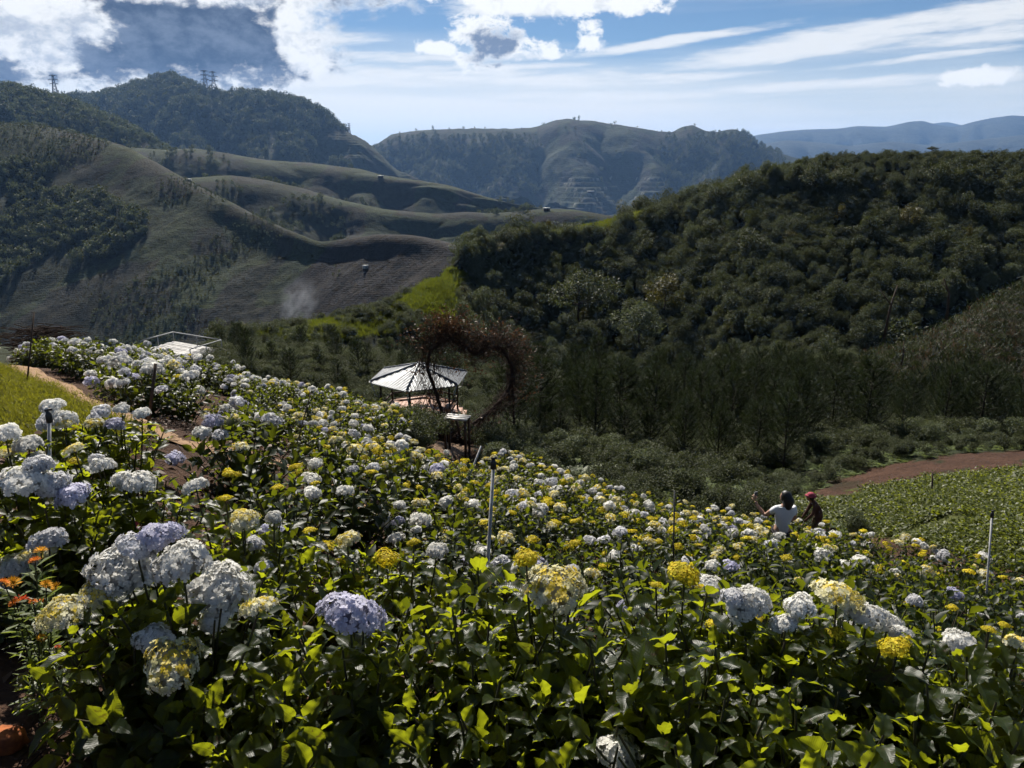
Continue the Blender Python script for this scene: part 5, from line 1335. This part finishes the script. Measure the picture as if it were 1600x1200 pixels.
for (ax, ay, bx2, by2, d, r_, mt, hd, lab, nm) in POSTS:
    a, b = P3(ax, ay, d), P3(bx2, by2, d); gz = float(ground_z(b[0], b[1])); k = (gz - 0.1 - a[2]) / (b[2] - a[2]); b = a + (b - a) * k
    g = empty(nm, b); tag(g, lab, 'post'); a = a - b
    mb = MB(); mb.tube([(0, 0, 0), a], r_, 8); mb.build('pole', mt, g, True)
    if hd:
        mb = MB(); mb.tube([a - (0, 0, .02), a + (0, 0, 0.03), a + (0, 0, 0.05)], [r_ * 1.7, r_ * 1.7, r_ * 0.9], 8); mb.build('collar', M_BLACK, g, True)
        mb = MB(); mb.tube([a + (-0.015, 0, 0.055), a + (0.025, 0, 0.065)], [r_ * 0.9, r_ * 0.6], 8); mb.build('nozzle', M_BLACK, g, True)

# ---- brush heap at the far corner of the lawn planting
c = P3(62, 512, 20.5); g = empty('brush_heap', (c[0], c[1], float(ground_z(c[0], c[1])))); tag(g, 'low heap of dead brown brushwood behind the upper flowers', 'brush heap')
mb = MB(); rg = np.random.default_rng(9); hh = c[2] - g.location[2]
for i in range(420):
    p = np.array([rg.normal(0, 0.45), rg.normal(0, 0.2), hh * rg.uniform(0.0, 1.0) ** 0.6]); a = rg.normal(0, 0.35); dr = np.array([math.cos(a), math.sin(a) * 0.6, rg.normal(0, 0.18)]) * rg.uniform(0.15, 0.4)
    mb.tube([p - dr, p + dr], [0.010, 0.005], 4, False)
o = mb.build('twigs', M_TWIG, g); o['kind'] = 'stuff'
mb = MB(); mb.tube([(-0.5, 0, hh * 0.95), (0.55, 0.05, hh * 1.0)], 0.03, 6); mb.build('pole', M_TWIG, g)

# ---- orange flowers beside the front bushes
def mat_flat(name, c, tf=0.3):
    return mat_leaf(name, c, tuple(v * 0.7 for v in c), c, tf, 0.7, 0.15)
M_ORANGE = mat_flat('orange_petal', (0.80, 0.22, 0.015)); M_GOLD = mat_flat('golden_petal', (0.80, 0.38, 0.02)); M_RED = mat_flat('red_orange_petal', (0.65, 0.08, 0.012)); M_MAGENTA = mat_flat('magenta_petal', (0.42, 0.015, 0.16))
def daisy(name, r, mat, parent, p, rg):
    n = 34; a = np.arange(n) * 2.39996; ring = np.sqrt(np.linspace(0.05, 1, n))
    pos = np.c_[np.cos(a) * r * 0.35 * ring, np.sin(a) * r * 0.35 * ring, (1 - ring) * r * 0.35]
    X_ = np.c_[np.cos(a), np.sin(a), 1.3 * (1 - ring) + 0.15]
    T = (np.array([(0, 0, 0), (0.6, -0.17, 0.03), (1, 0, 0.0), (0.6, 0.17, 0.03)], float), np.array([(0, 1, 2, 3)]), np.zeros((4, 3)))
    o = obj(name, merged(name, T, pos, X_, np.tile((0, 0, 1.0), (n, 1)), np.full(n, r * 0.75), rg), mat, parent); o.location = p; o.rotation_euler = (rg.normal(0, .25), rg.normal(0, .25), 0); return o
rg = np.random.default_rng(15)
base = hit(50, 1010, 2.0, 8.0); base = np.array([P3(50, 935, 3.1)[0], P3(50, 935, 3.1)[1], 0]); base[2] = float(ground_z(base[0], base[1]))
g = empty('marigold_plant', base); tag(g, 'straggly plant with small orange flowers and narrow leaves beside the big white heads', 'flower plant')
mb = MB(); lp, lx = [], []
for (hx, hy, hs, mt) in [(64, 862, 20, M_GOLD), (55, 877, 18, M_ORANGE), (20, 912, 24, M_GOLD), (72, 914, 18, M_GOLD), (88, 917, 16, M_GOLD), (32, 940, 24, M_RED), (52, 941, 13, M_ORANGE), (66, 940, 15, M_ORANGE), (64, 998, 16, M_GOLD), (6, 911, 18, M_ORANGE), (24, 943, 18, M_ORANGE), (90, 1012, 10, M_RED)]:
    d = 3.1 + rg.uniform(-0.15, 0.12); p = P3(hx, hy, d) - base; daisy('flower_head', hs * 1.1 * d / FPX / 2, mt, g, p, rg)
    s = np.linspace(0, 1, 7)[:, None]; b0 = np.array([rg.normal(0, 0.06), rg.normal(0, 0.06), 0]); q = b0 * (1 - s) ** 2 + 2 * s * (1 - s) * np.array([p[0] * 0.4, p[1] * 0.4, p[2] * 0.6]) + p * s * s
    mb.tube(q, 0.003, 4, False)
    for _ in range(34):
        u = rg.uniform(0.1, 0.97); k = min(5, int(u * 6)); a = rg.uniform(0, 6.28); lp.append(q[k] * (1 - (u * 6 - k)) + q[k + 1] * (u * 6 - k)); lx.append((math.cos(a), math.sin(a), rg.uniform(-0.1, 0.8)))
mb.build('stems', M_STEM, g)
T = (np.array([(0, 0, 0), (0.5, -0.09, 0.03), (1, 0, -0.08), (0.5, 0.09, 0.03)], float), np.array([(0, 1, 2, 3)]), np.zeros((4, 3)))
o = obj('foliage', merged('foliage', T, np.array(lp), np.array(lx), rg.normal(0, .3, (len(lp), 3)) + (0, 0, 1), rg.uniform(0.05, 0.10, len(lp)), rg), M_FERN, g); o['kind'] = 'stuff'
# ---- magenta flower spike cluster
p0 = P3(205, 832, 4.3); base = np.array([p0[0], p0[1], float(ground_z(p0[0], p0[1]))]); g = empty('magenta_plant', base); tag(g, 'plant with feathery magenta flowers among the bushes behind the lilac head', 'flower plant')
mb = MB()
for i in range(7):
    p = p0 - base + np.array([rg.normal(0, 0.05), rg.normal(0, 0.05), rg.uniform(-0.06, 0.03)]); n = 40; a = rg.uniform(0, 6.28, n); zz = rg.uniform(-0.04, 0.05, n)
    o = obj('flower_plume', merged('flower_plume', T, np.c_[np.cos(a) * .008, np.sin(a) * .008, zz], np.c_[np.cos(a), np.sin(a), rg.uniform(0.2, 1.5, n)], rg.normal(0, 1, (n, 3)), rg.uniform(0.02, 0.04, n), rg), M_MAGENTA, g); o.location = p
    mb.tube([(p[0] * 0.4, p[1] * 0.4, 0), p], 0.004, 4, False)
mb.build('stems', M_STEM, g)

# ---- rust-coloured rock and dry litter at the lower left corner
p0 = hit(14, 1168, 1.5, 6); rg = np.random.default_rng(18)
th = np.linspace(0, math.pi, 9); ph = np.linspace(0, 2 * math.pi, 15)[:-1]
V = np.array([(math.sin(a) * math.cos(b), math.sin(a) * math.sin(b), math.cos(a)) for a in th for b in ph]); nn = fbm(V[:, 0] * 1.7 + V[:, 2] * 1.1, V[:, 1] * 1.7 - V[:, 2] * 0.7, 3, 4)
V = np.sign(V) * np.abs(V) ** 0.8 * (1 + 0.6 * nn[:, None]) * np.array([0.06, 0.05, 0.05]); F = [(i * 14 + j, i * 14 + (j + 1) % 14, (i + 1) * 14 + (j + 1) % 14, (i + 1) * 14 + j) for i in range(8) for j in range(14)]
M_ROCK = mat_simple('rusty_rock', (0.36, 0.11, 0.03), (0.10, 0.03, 0.014), 14, 0.85, 0.2, bmp=0.8, bdist=0.02)
o = obj('rock', mesh_np('rock', V, np.array(F), False), M_ROCK); o.location = p0 + np.array([0, 0, 0.03]); tag(o, 'rust-orange lump of rock at the lower left corner', 'rock')
STICKS = []
for j in range(3):
    mb = MB(); rg = np.random.default_rng(70 + j)
    for i in range(26):
        a = rg.uniform(0, 3.14); q = np.array([rg.normal(0, .12), rg.normal(0, .12), abs(rg.normal(0, .012)) + 0.004]); dr = np.array([math.cos(a), math.sin(a), rg.normal(0, .08)]) * rg.uniform(0.03, 0.11); mb.tube([q - dr, q + rg.normal(0, 0.008, 3), q + dr], [0.0022, 0.003, 0.0015], 3, False)
    me = mb.mesh('sticks'); me.materials.append(M_TWIG); STICKS.append(me)
DRYL = []
for j in range(2):
    rg = np.random.default_rng(75 + j); n = 30; a = rg.uniform(0, 6.28, n)
    me = merged('dry_leaves', CARD, np.c_[rg.normal(0, .2, (n, 2)), rg.uniform(0.005, 0.03, n)], np.c_[np.cos(a), np.sin(a), rg.normal(0, .2, n)], np.tile((0, 0, 1.0), (n, 1)) + rg.normal(0, .4, (n, 3)), rg.uniform(0.03, 0.08, n), rg); me.materials.append(M_DRY); DRYL.append(me)
rg = np.random.default_rng(19); q = np.c_[rg.uniform(-8, 6, 1500), rg.uniform(1.2, 10, 1500)]; q = np.c_[q, gz_top(q[:, 0], q[:, 1])]
lx_, ly_, _ = to_pix(q); q = q[~inpoly(lx_, ly_, lawn_poly) & (lx_ > -100) & (lx_ < 1700) & (ly_ < 1260)]
scatter('litter', q, rg.uniform(0, 6.28, len(q)), rg.uniform(0.8, 1.4, len(q)), rg.integers(0, 5, len(q)), STICKS + DRYL, 'dry sticks and brown leaves littering the soil', 'litter', 0.05, seed=31)
dg_ = np.c_[rg.uniform(1.0, 2.4, 260), rg.uniform(1.6, 3.6, 260)]; dg_ = np.c_[dg_, gz_top(dg_[:, 0], dg_[:, 1])]; lx_, ly_, _ = to_pix(dg_); dg_ = dg_[inpoly(lx_, ly_, [(1480, 1000), (1640, 1100), (1640, 1260), (1540, 1260), (1440, 1060)])]
wd = hit(480, 1185, 1.5, 6); wd2 = np.array([wd + np.array([rg.normal(0, .25), rg.normal(0, .08), 0]) for _ in range(14)]); dg_ = np.vstack([dg_, wd2]); dg_[:, 2] = gz_top(dg_[:, 0], dg_[:, 1])
WEED = [tuft(94, 40, 0.13, 0.045, M_GRASSB, 0.06, 0.9), tuft(95, 30, 0.11, 0.06, M_CROP, 0.05, 0.9)]
scatter('weeds', dg_, rg.uniform(0, 6.28, len(dg_)), rg.uniform(0.5, 1.1, len(dg_)), rg.integers(0, 2, len(dg_)), WEED, 'thin grass and weeds between the front bushes', 'weeds', seed=32)

# ---- dead snags on the tilled slope
for i, (px, py, d, h, lab) in enumerate([(1382, 510, 56, 1.9, 'leaning dead snag on the upper edge of the tilled slope'), (1408, 560, 50, 1.5, 'thin dead stem standing on the tilled slope'), (1480, 480, 58, 1.4, 'short dead snag high on the tilled slope')]):
    p = hit(px, py + 12, 30, 64); g = empty('dead_snag', p); tag(g, lab, 'dead tree'); mb = MB()
    mb.tube([(0, 0, -0.2), (0.1 - 0.25 * i * 0.3, 0, h * 0.6), (0.3 - 0.3 * i, 0.1, h)], [0.06, 0.045, 0.02], 5); mb.build('trunk', M_WOODD, g)
    mb = MB(); mb.tube([(0.1 - 0.25 * i * 0.3, 0, h * 0.6), (-0.35, 0.1, h * 0.9)], [0.03, 0.01], 4); mb.build('branch', M_WOODD, g)

# ---- pylons
def pylon(px, py_base, py_top, d, lab):
    b = P3(px, py_base, d); t = P3(px, py_top, d); H = t[2] - b[2]; g = empty('pylon', b - np.array([0, 0, 2]), R(20)); tag(g, lab, 'pylon', 'pylons along the ridge')
    w0, w1 = H * 0.105, H * 0.022; lv = np.linspace(0, 1, 9)
    def wd(t_): return w0 * (1 - t_) ** 1.3 + w1
    cor = [(-1, -1), (1, -1), (1, 1), (-1, 1)]; th_ = H * 0.012
    for cx, cy in cor:
        mb = MB(); mb.tube([(cx * wd(t_), cy * wd(t_), H * t_) for t_ in lv], th_, 4); mb.build('leg', M_STEEL, g)
    mb = MB()
    for i in range(8):
        for k in range(4):
            a, c_ = cor[k], cor[(k + 1) % 4]; t0, t1 = lv[i], lv[i + 1]
            mb.bar((a[0] * wd(t0), a[1] * wd(t0), H * t0), (c_[0] * wd(t1), c_[1] * wd(t1), H * t1), th_ * 0.9); mb.bar((c_[0] * wd(t0), c_[1] * wd(t0), H * t0), (a[0] * wd(t1), a[1] * wd(t1), H * t1), th_ * 0.9)
    mb.build('lattice', M_STEEL, g)
    for tz, L in ((0.97, 0.13), (0.82, 0.17), (0.66, 0.15)):
        mb = MB(); z = H * tz
        for s in (-1, 1):
            mb.bar((0, 0, z + H * 0.02), (s * H * L, 0, z), th_ * 1.3); mb.bar((0, 0, z - H * 0.03), (s * H * L, 0, z), th_ * 1.1); mb.bar((s * H * L, 0, z), (s * H * L, 0, z - H * 0.04), th_)
        mb.build('cross_arm', M_STEEL, g)
pylon(88, 156, 116, 1500, 'lattice pylon alone on the left end of the ridge')
pylon(323, 150, 109, 1585, 'left one of the twin lattice pylons behind the peak')
pylon(336, 152, 111, 1590, 'right one of the twin lattice pylons behind the peak')
pylon(546, 210, 191, 1640, 'small lattice pylon on the low end of the ridge')

# ---- huts and roads far off
def hut(px, py, sheet, w, h, lab, wall=M_WOODD, roof=M_WHITE):
    p = on_sheet(sheet, px, py); g = empty('hut', p, R(12)); tag(g, lab, 'hut'); mb = MB(); mb.box((0, 0, h * 0.4), (w, w * 0.7, h)); mb.build('wall', wall, g)
    mb = MB(); a = w * 0.6; b_ = w * 0.45; z = h * 0.905
    mb.add([(-a, -b_, z), (a, -b_, z), (a, b_, z), (-a, b_, z), (-a, 0, z + h * 0.35), (a, 0, z + h * 0.35)], [(0, 1, 5, 4), (2, 3, 4, 5), (0, 4, 3), (1, 2, 5), (0, 3, 2, 1)]); mb.build('roof', roof, g)
    mb = MB(); mb.box((w * 0.1, -w * 0.352, h * 0.3), (w * 0.25, 0.05 * w, h * 0.55)); mb.build('door', M_BLACK, g)
hut(855, 327, hill_m2, 4.2, 1.9, 'white-roofed hut on the low hill in the valley')
hut(572, 418, hill_l1, 2.0, 1.0, 'tiny white field hut on the ploughed knoll', M_WHITE)
hut(596, 276, hill_m1, 5.0, 1.8, 'long pale-roofed shed on the valley hill below the dark mountain')
hut(925, 298, hill_c, 14.0, 4.0, 'pale-roofed shed among the terraces of the central mountain')
hut(298, 280, hill_l1, 2.6, 1.0, 'small white shed on the edge of the tea slope', M_WHITE)
# ---- smoke of a field fire
def smoke():
    c = on_sheet(hill_l1, 466, 492); c = c * 0.97 + np.array([0.0, 0.0, 5.0]); m, nt, out = mat_new('smoke'); co = obj_co(nt)
    sp = nt.nodes.new('ShaderNodeSeparateXYZ'); nt.links.new(co, sp.inputs[0]); x, y, z = (S(nt, sp.outputs[i]) for i in range(3))
    n = noise(nt, co, 2.2, 4, 0.6, 0.6); r2 = x * x + y * y + z * z
    dn = ((1.0 - r2).mx(0.0) * (n - 0.42).mx(0.0)) * 0.30
    v = nt.nodes.new('ShaderNodeVolumePrincipled'); v.inputs['Color'].default_value = (0.75, 0.8, 0.9, 1); v.inputs['Density Attribute'].default_value = ''; nt.links.new(dn.k, v.inputs['Density']); nt.links.new(v.outputs[0], out.inputs['Volume'])
    th = np.linspace(0, math.pi, 9); ph = np.linspace(0, 2 * math.pi, 15)[:-1]; V = np.array([(math.sin(a) * math.cos(b), math.sin(a) * math.sin(b), math.cos(a)) for a in th for b in ph]); F = [((i + 1) * 14 + j, (i + 1) * 14 + (j + 1) % 14, i * 14 + (j + 1) % 14, i * 14 + j) for i in range(8) for j in range(14)]
    o = obj('smoke', mesh_np('smoke', V, np.array(F), True), m); o.location = c; o.scale = (8.5, 6.0, 12.0); o.rotation_euler = (0, R(28), 0); tag(o, 'faint plume of smoke rising from the ploughed knoll', 'smoke', kind='stuff')
smoke()

# ================================================================== people
M_SKIN = mat_simple('skin', (0.42, 0.25, 0.17), (0.38, 0.22, 0.15), 6, 0.55, 0.4, bmp=0.05)
M_SHIRT = mat_simple('white_shirt', (0.66, 0.67, 0.69), (0.58, 0.59, 0.62), 5, 0.85, 0.1, bmp=0.4, bdist=0.02)
M_HAIR = mat_simple('black_hair', (0.012, 0.010, 0.010), (0.02, 0.017, 0.015), 30, 0.45, 0.4, stretch=(4, 4, 0.5))
M_DARKCLOTH = mat_simple('dark_cloth', (0.05, 0.045, 0.05), (0.03, 0.028, 0.03), 8, 0.9, 0.1)
M_BROWNCLOTH = mat_simple('brown_cloth', (0.10, 0.055, 0.04), (0.06, 0.035, 0.028), 8, 0.9, 0.1)
M_PINKHAT = mat_simple('pink_hat', (0.40, 0.07, 0.10), (0.28, 0.05, 0.07), 10, 0.8, 0.15)
def skinned(name, joints, bones, mat, parent, sub=2):
    """joints: {key: (place, radius x, radius y)}; one continuous limbed surface"""
    ks = list(joints); me = bpy.data.meshes.new(name); me.from_pydata([joints[k][0] for k in ks], [(ks.index(a), ks.index(b)) for a, b in bones], [])
    o = obj(name, me, mat, parent); md = o.modifiers.new('skin', 'SKIN'); md.use_smooth_shade = True
    if not me.skin_vertices: me.skin_vertices.new()
    for i, k in enumerate(ks): me.skin_vertices[0].data[i].radius = joints[k][1:]; me.skin_vertices[0].data[i].use_root = (i == 0)
    s = o.modifiers.new('sub', 'SUBSURF'); s.levels = s.render_levels = sub; return o
def blob(name, c, r, mat, parent, fn=None, nu=20, nv=14):
    th = np.linspace(0.001, math.pi - 0.001, nv); ph = np.linspace(0, 2 * math.pi, nu + 1)[:-1]
    V = np.array([(math.sin(a) * math.cos(b), math.sin(a) * math.sin(b), math.cos(a)) for a in th for b in ph])
    if fn is not None: V = fn(V)
    F = [(i * nu + j, i * nu + (j + 1) % nu, (i + 1) * nu + (j + 1) % nu, (i + 1) * nu + j) for i in range(nv - 1) for j in range(nu)]
    o = obj(name, mesh_np(name, V * np.array(r), np.array(F), True), mat, parent); o.location = c; return o
def hand_fingers(o_c, dr, side, parent, mat):
    """five unequal fingers bent round what is held"""
    dr = np.array(dr, float); side = np.array(side, float); nrm = np.cross(dr, side)
    for k, (off, L) in enumerate(((-0.030, 0.060), (-0.010, 0.075), (0.010, 0.080), (0.028, 0.070))):
        p = np.array(o_c) + side * off + dr * 0.035; mb = MB(); mb.tube([p, p + dr * L * 0.55 + nrm * 0.004, p + dr * L * 0.8 + nrm * 0.022, p + dr * L * 0.85 + nrm * 0.045], [0.009, 0.0085, 0.0075, 0.006], 6); mb.build('finger', mat, parent, True)
    p = np.array(o_c) - side * 0.035; mb = MB(); mb.tube([p, p - side * 0.025 + dr * 0.025 + nrm * 0.01, p - side * 0.02 + dr * 0.055 + nrm * 0.03], [0.011, 0.010, 0.007], 6); mb.build('thumb', mat, parent, True)

def woman():
    """seen from behind, head turned to the left, left forearm raised with a phone"""
    top = P3(1231, 769, 13.0); gz = float(ground_z(top[0], top[1])); H = top[2] - gz; k = H / 1.62
    g = empty('person', (top[0] - 0.03, top[1], gz), 0.0, k); tag(g, 'person with black hair in a white shirt seen from behind among the flowers', 'person')
    J = {'pelvis': ((0, 0, 0.90), 0.13, 0.10), 'waist': ((-0.01, 0, 1.04), 0.115, 0.085), 'chest': ((-0.02, 0.01, 1.22), 0.14, 0.095), 'neckb': ((0, 0.01, 1.34), 0.075, 0.065), 'neck': ((0.01, 0.02, 1.41), 0.05, 0.05),
         'ls': ((-0.16, 0.01, 1.29), 0.055, 0.055), 'le': ((-0.30, 0.10, 1.12), 0.042, 0.042), 'lw': ((-0.42, 0.22, 1.27), 0.030, 0.028), 'lh': ((-0.44, 0.25, 1.34), 0.036, 0.018),
         'rs': ((0.17, 0.01, 1.30), 0.055, 0.055), 're': ((0.23, 0.06, 1.06), 0.042, 0.042), 'rw': ((0.16, 0.24, 1.00), 0.030, 0.028), 'rh': ((0.13, 0.31, 1.00), 0.036, 0.02),
         'lhip': ((-0.09, 0, 0.84), 0.095, 0.095), 'lk': ((-0.10, 0.02, 0.47), 0.062, 0.062), 'la': ((-0.10, 0, 0.08), 0.042, 0.042), 'lt': ((-0.11, 0.15, 0.03), 0.04, 0.028),
         'rhip': ((0.09, 0, 0.84), 0.095, 0.095), 'rk': ((0.10, 0.02, 0.47), 0.062, 0.062), 'ra': ((0.10, 0, 0.08), 0.042, 0.042), 'rt': ((0.12, 0.15, 0.03), 0.04, 0.028)}
    B = [('pelvis', 'waist'), ('waist', 'chest'), ('chest', 'neckb'), ('neckb', 'neck'), ('chest', 'ls'), ('ls', 'le'), ('le', 'lw'), ('lw', 'lh'), ('chest', 'rs'), ('rs', 're'), ('re', 'rw'), ('rw', 'rh'), ('pelvis', 'lhip'), ('lhip', 'lk'), ('lk', 'la'), ('la', 'lt'), ('pelvis', 'rhip'), ('rhip', 'rk'), ('rk', 'ra'), ('ra', 'rt')]
    skinned('body', J, B, M_SKIN, g)
    up = {x: J[x] for x in ('waist', 'chest', 'neckb')}; S_ = {'pelvis': ((0, 0, 0.78), 0.165, 0.135), 'waist': ((-0.01, 0, 1.04), 0.145, 0.115), 'chest': ((-0.02, 0.01, 1.21), 0.165, 0.122), 'neckb': ((0, 0.01, 1.335), 0.095, 0.085),
         'ls': ((-0.165, 0.01, 1.285), 0.082, 0.082), 'lm': ((-0.24, 0.06, 1.19), 0.072, 0.07), 'rs': ((0.175, 0.01, 1.295), 0.082, 0.082), 'rm': ((0.21, 0.04, 1.15), 0.072, 0.07)}
    skinned('shirt', S_, [('pelvis', 'waist'), ('waist', 'chest'), ('chest', 'neckb'), ('chest', 'ls'), ('ls', 'lm'), ('chest', 'rs'), ('rs', 'rm')], M_SHIRT, g)
    Tr = {'pelvis': ((0, 0, 0.90), 0.145, 0.115), 'lhip': ((-0.09, 0, 0.82), 0.108, 0.108), 'lk': ((-0.10, 0.02, 0.47), 0.078, 0.078), 'la': ((-0.10, 0, 0.12), 0.062, 0.062), 'rhip': ((0.09, 0, 0.82), 0.108, 0.108), 'rk': ((0.10, 0.02, 0.47), 0.078, 0.078), 'ra': ((0.10, 0, 0.12), 0.062, 0.062)}
    skinned('trousers', Tr, [('pelvis', 'lhip'), ('lhip', 'lk'), ('lk', 'la'), ('pelvis', 'rhip'), ('rhip', 'rk'), ('rk', 'ra')], M_DARKCLOTH, g)
    def face(V):                       # face looks along -x + y: nose, brow, chin
        V = V.copy(); f = np.clip(V[:, 1], 0, 1); V[:, 1] += 0.22 * np.exp(-((V[:, 0] / 0.16) ** 2 + ((V[:, 2] + 0.08) / 0.20) ** 2)) * (f > 0.3); V[:, 1] -= 0.06 * np.exp(-(((np.abs(V[:, 0]) - 0.38) / 0.18) ** 2 + ((V[:, 2] - 0.05) / 0.14) ** 2)) * (f > 0.3)
        V[:, 0] *= 1 - 0.22 * np.clip(-V[:, 2], 0, 1); return V
    hd = blob('head', (0.01, 0.03, 1.505), (0.075, 0.095, 0.115), M_SKIN, g, face, 24, 18); hd.rotation_euler = (0, 0, R(38))
    for s in (-1, 1):
        blob('eye', (s * 0.030, 0.085, 0.008), (0.012, 0.008, 0.007), M_BLACK, hd, None, 8, 6); blob('ear', (s * 0.076, -0.005, 0.0), (0.010, 0.022, 0.032), M_SKIN, hd, None, 8, 6)
    blob('mouth', (0, 0.088, -0.055), (0.024, 0.008, 0.007), mat_simple('lips', (0.35, 0.12, 0.10)), hd, None, 8, 6)
    def cap(V):
        V = V.copy(); fr = (V[:, 1] > 0.35) & (V[:, 2] < 0.55); V[fr] *= 0.80; return V
    hr = blob('hair', (0.012, 0.015, 1.515), (0.098, 0.112, 0.125), M_HAIR, g, cap, 22, 16); hr.rotation_euler = (0, 0, R(38))
    def tail(V): V = V.copy(); V[:, 0] *= 1 + 0.15 * np.sin(V[:, 2] * 3); return V
    blob('hair_back', (0.045, -0.055, 1.43), (0.092, 0.062, 0.145), M_HAIR, g, tail, 18, 14)
    hand_fingers((-0.44, 0.25, 1.35), unit(np.array((-0.1, 0.25, 1.0))), unit(np.array((0.9, 0.4, 0.0))), g, M_SKIN)
    ph_ = empty('phone', (g.location[0] + k * -0.43, g.location[1] + k * 0.30, g.location[2] + k * 1.42), R(25), k); tag(ph_, 'slim phone held up in the raised hand of the person in white', 'phone')
    mb = MB(); mb.box((0, 0, 0), (0.072, 0.009, 0.148)); mb.build('case', M_PIPE, ph_); mb = MB(); mb.box((0, -0.0060, 0), (0.064, 0.0025, 0.138)); mb.build('screen', M_BLACK, ph_)
woman()
def worker():
    """stooping figure in brown with a pink hat"""
    top = P3(1271, 773, 16.0); gz = float(ground_z(top[0], top[1])); H = max(0.9, top[2] - gz); k = H / 1.25
    g = empty('person', (top[0] + 0.06, top[1], gz), R(-8), k); tag(g, 'person in dark brown with a pink hat stooping beside the plot', 'person')
    J = {'pelvis': ((0.12, 0, 0.78), 0.13, 0.11), 'waist': ((0.07, 0, 0.90), 0.11, 0.09), 'chest': ((0.0, 0, 1.00), 0.13, 0.10), 'neck': ((-0.08, 0, 1.09), 0.05, 0.05),
         'ls': ((-0.02, 0.15, 1.02), 0.055, 0.055), 'le': ((-0.10, 0.17, 0.80), 0.042, 0.042), 'lw': ((-0.22, 0.10, 0.62), 0.030, 0.028), 'lh': ((-0.26, 0.09, 0.55), 0.034, 0.02), 'rs': ((-0.02, -0.15, 1.02), 0.055, 0.055), 're': ((-0.08, -0.18, 0.80), 0.042, 0.042), 'rw': ((-0.20, -0.12, 0.62), 0.030, 0.028), 'rh': ((-0.24, -0.11, 0.55), 0.034, 0.02),
         'lhip': ((0.12, 0.09, 0.72), 0.095, 0.095), 'lk': ((0.05, 0.10, 0.42), 0.065, 0.065), 'la': ((0.10, 0.10, 0.07), 0.042, 0.042), 'lt': ((-0.04, 0.10, 0.03), 0.03, 0.035), 'rhip': ((0.12, -0.09, 0.72), 0.095, 0.095), 'rk': ((0.04, -0.10, 0.42), 0.065, 0.065), 'ra': ((0.10, -0.10, 0.07), 0.042, 0.042), 'rt': ((-0.04, -0.10, 0.03), 0.03, 0.035)}
    B = [('pelvis', 'waist'), ('waist', 'chest'), ('chest', 'neck'), ('chest', 'ls'), ('ls', 'le'), ('le', 'lw'), ('lw', 'lh'), ('chest', 'rs'), ('rs', 're'), ('re', 'rw'), ('rw', 'rh'), ('pelvis', 'lhip'), ('lhip', 'lk'), ('lk', 'la'), ('la', 'lt'), ('pelvis', 'rhip'), ('rhip', 'rk'), ('rk', 'ra'), ('ra', 'rt')]
    skinned('body', J, B, M_BROWNCLOTH, g)
    hd = blob('head', (-0.13, 0, 1.17), (0.09, 0.075, 0.11), M_SKIN, g); blob('nose', (-0.09, 0, -0.01), (0.016, 0.012, 0.016), M_SKIN, hd, None, 8, 6)
    for s in (-1, 1): blob('eye', (-0.078, s * 0.03, 0.015), (0.008, 0.012, 0.007), M_BLACK, hd, None, 8, 6)
    blob('hair', (-0.115, 0, 1.18), (0.093, 0.085, 0.105), M_HAIR, g)
    def hatf(V): V = V.copy(); V[:, 2] = np.where(V[:, 2] < -0.1, -0.1 + 0.1 * V[:, 2], V[:, 2]); b = np.abs(V[:, 2] + 0.12) < 0.12; V[b, :2] *= 1.45; return V
    blob('hat', (-0.125, 0, 1.225), (0.10, 0.095, 0.085), M_PINKHAT, g, hatf)
    for s in (1, -1): hand_fingers((-0.255, s * 0.10, 0.54), unit(np.array((-0.4, 0, -1.0))), np.array((0.0, float(s), 0)), g, M_SKIN)
worker()
# ================================================================== air
def build_haze():
    mb = MB(); mb.box((0, 3000, 120), (26000, 26000, 700.0))
    m, nt, out = mat_new('haze')
    v = nt.nodes.new('ShaderNodeVolumePrincipled')
    v.inputs['Color'].default_value = (0.30, 0.54, 1.0, 1)
    v.inputs['Density'].default_value = HAZE
    v.inputs['Anisotropy'].default_value = 0.25
    v.inputs['Density Attribute'].default_value = ''
    nt.links.new(v.outputs[0], out.inputs['Volume'])
    o = mb.build('haze', m); tag(o, 'thin blue haze filling the valley air', 'haze', kind='stuff')
HAZE = 6.2e-5
build_haze()
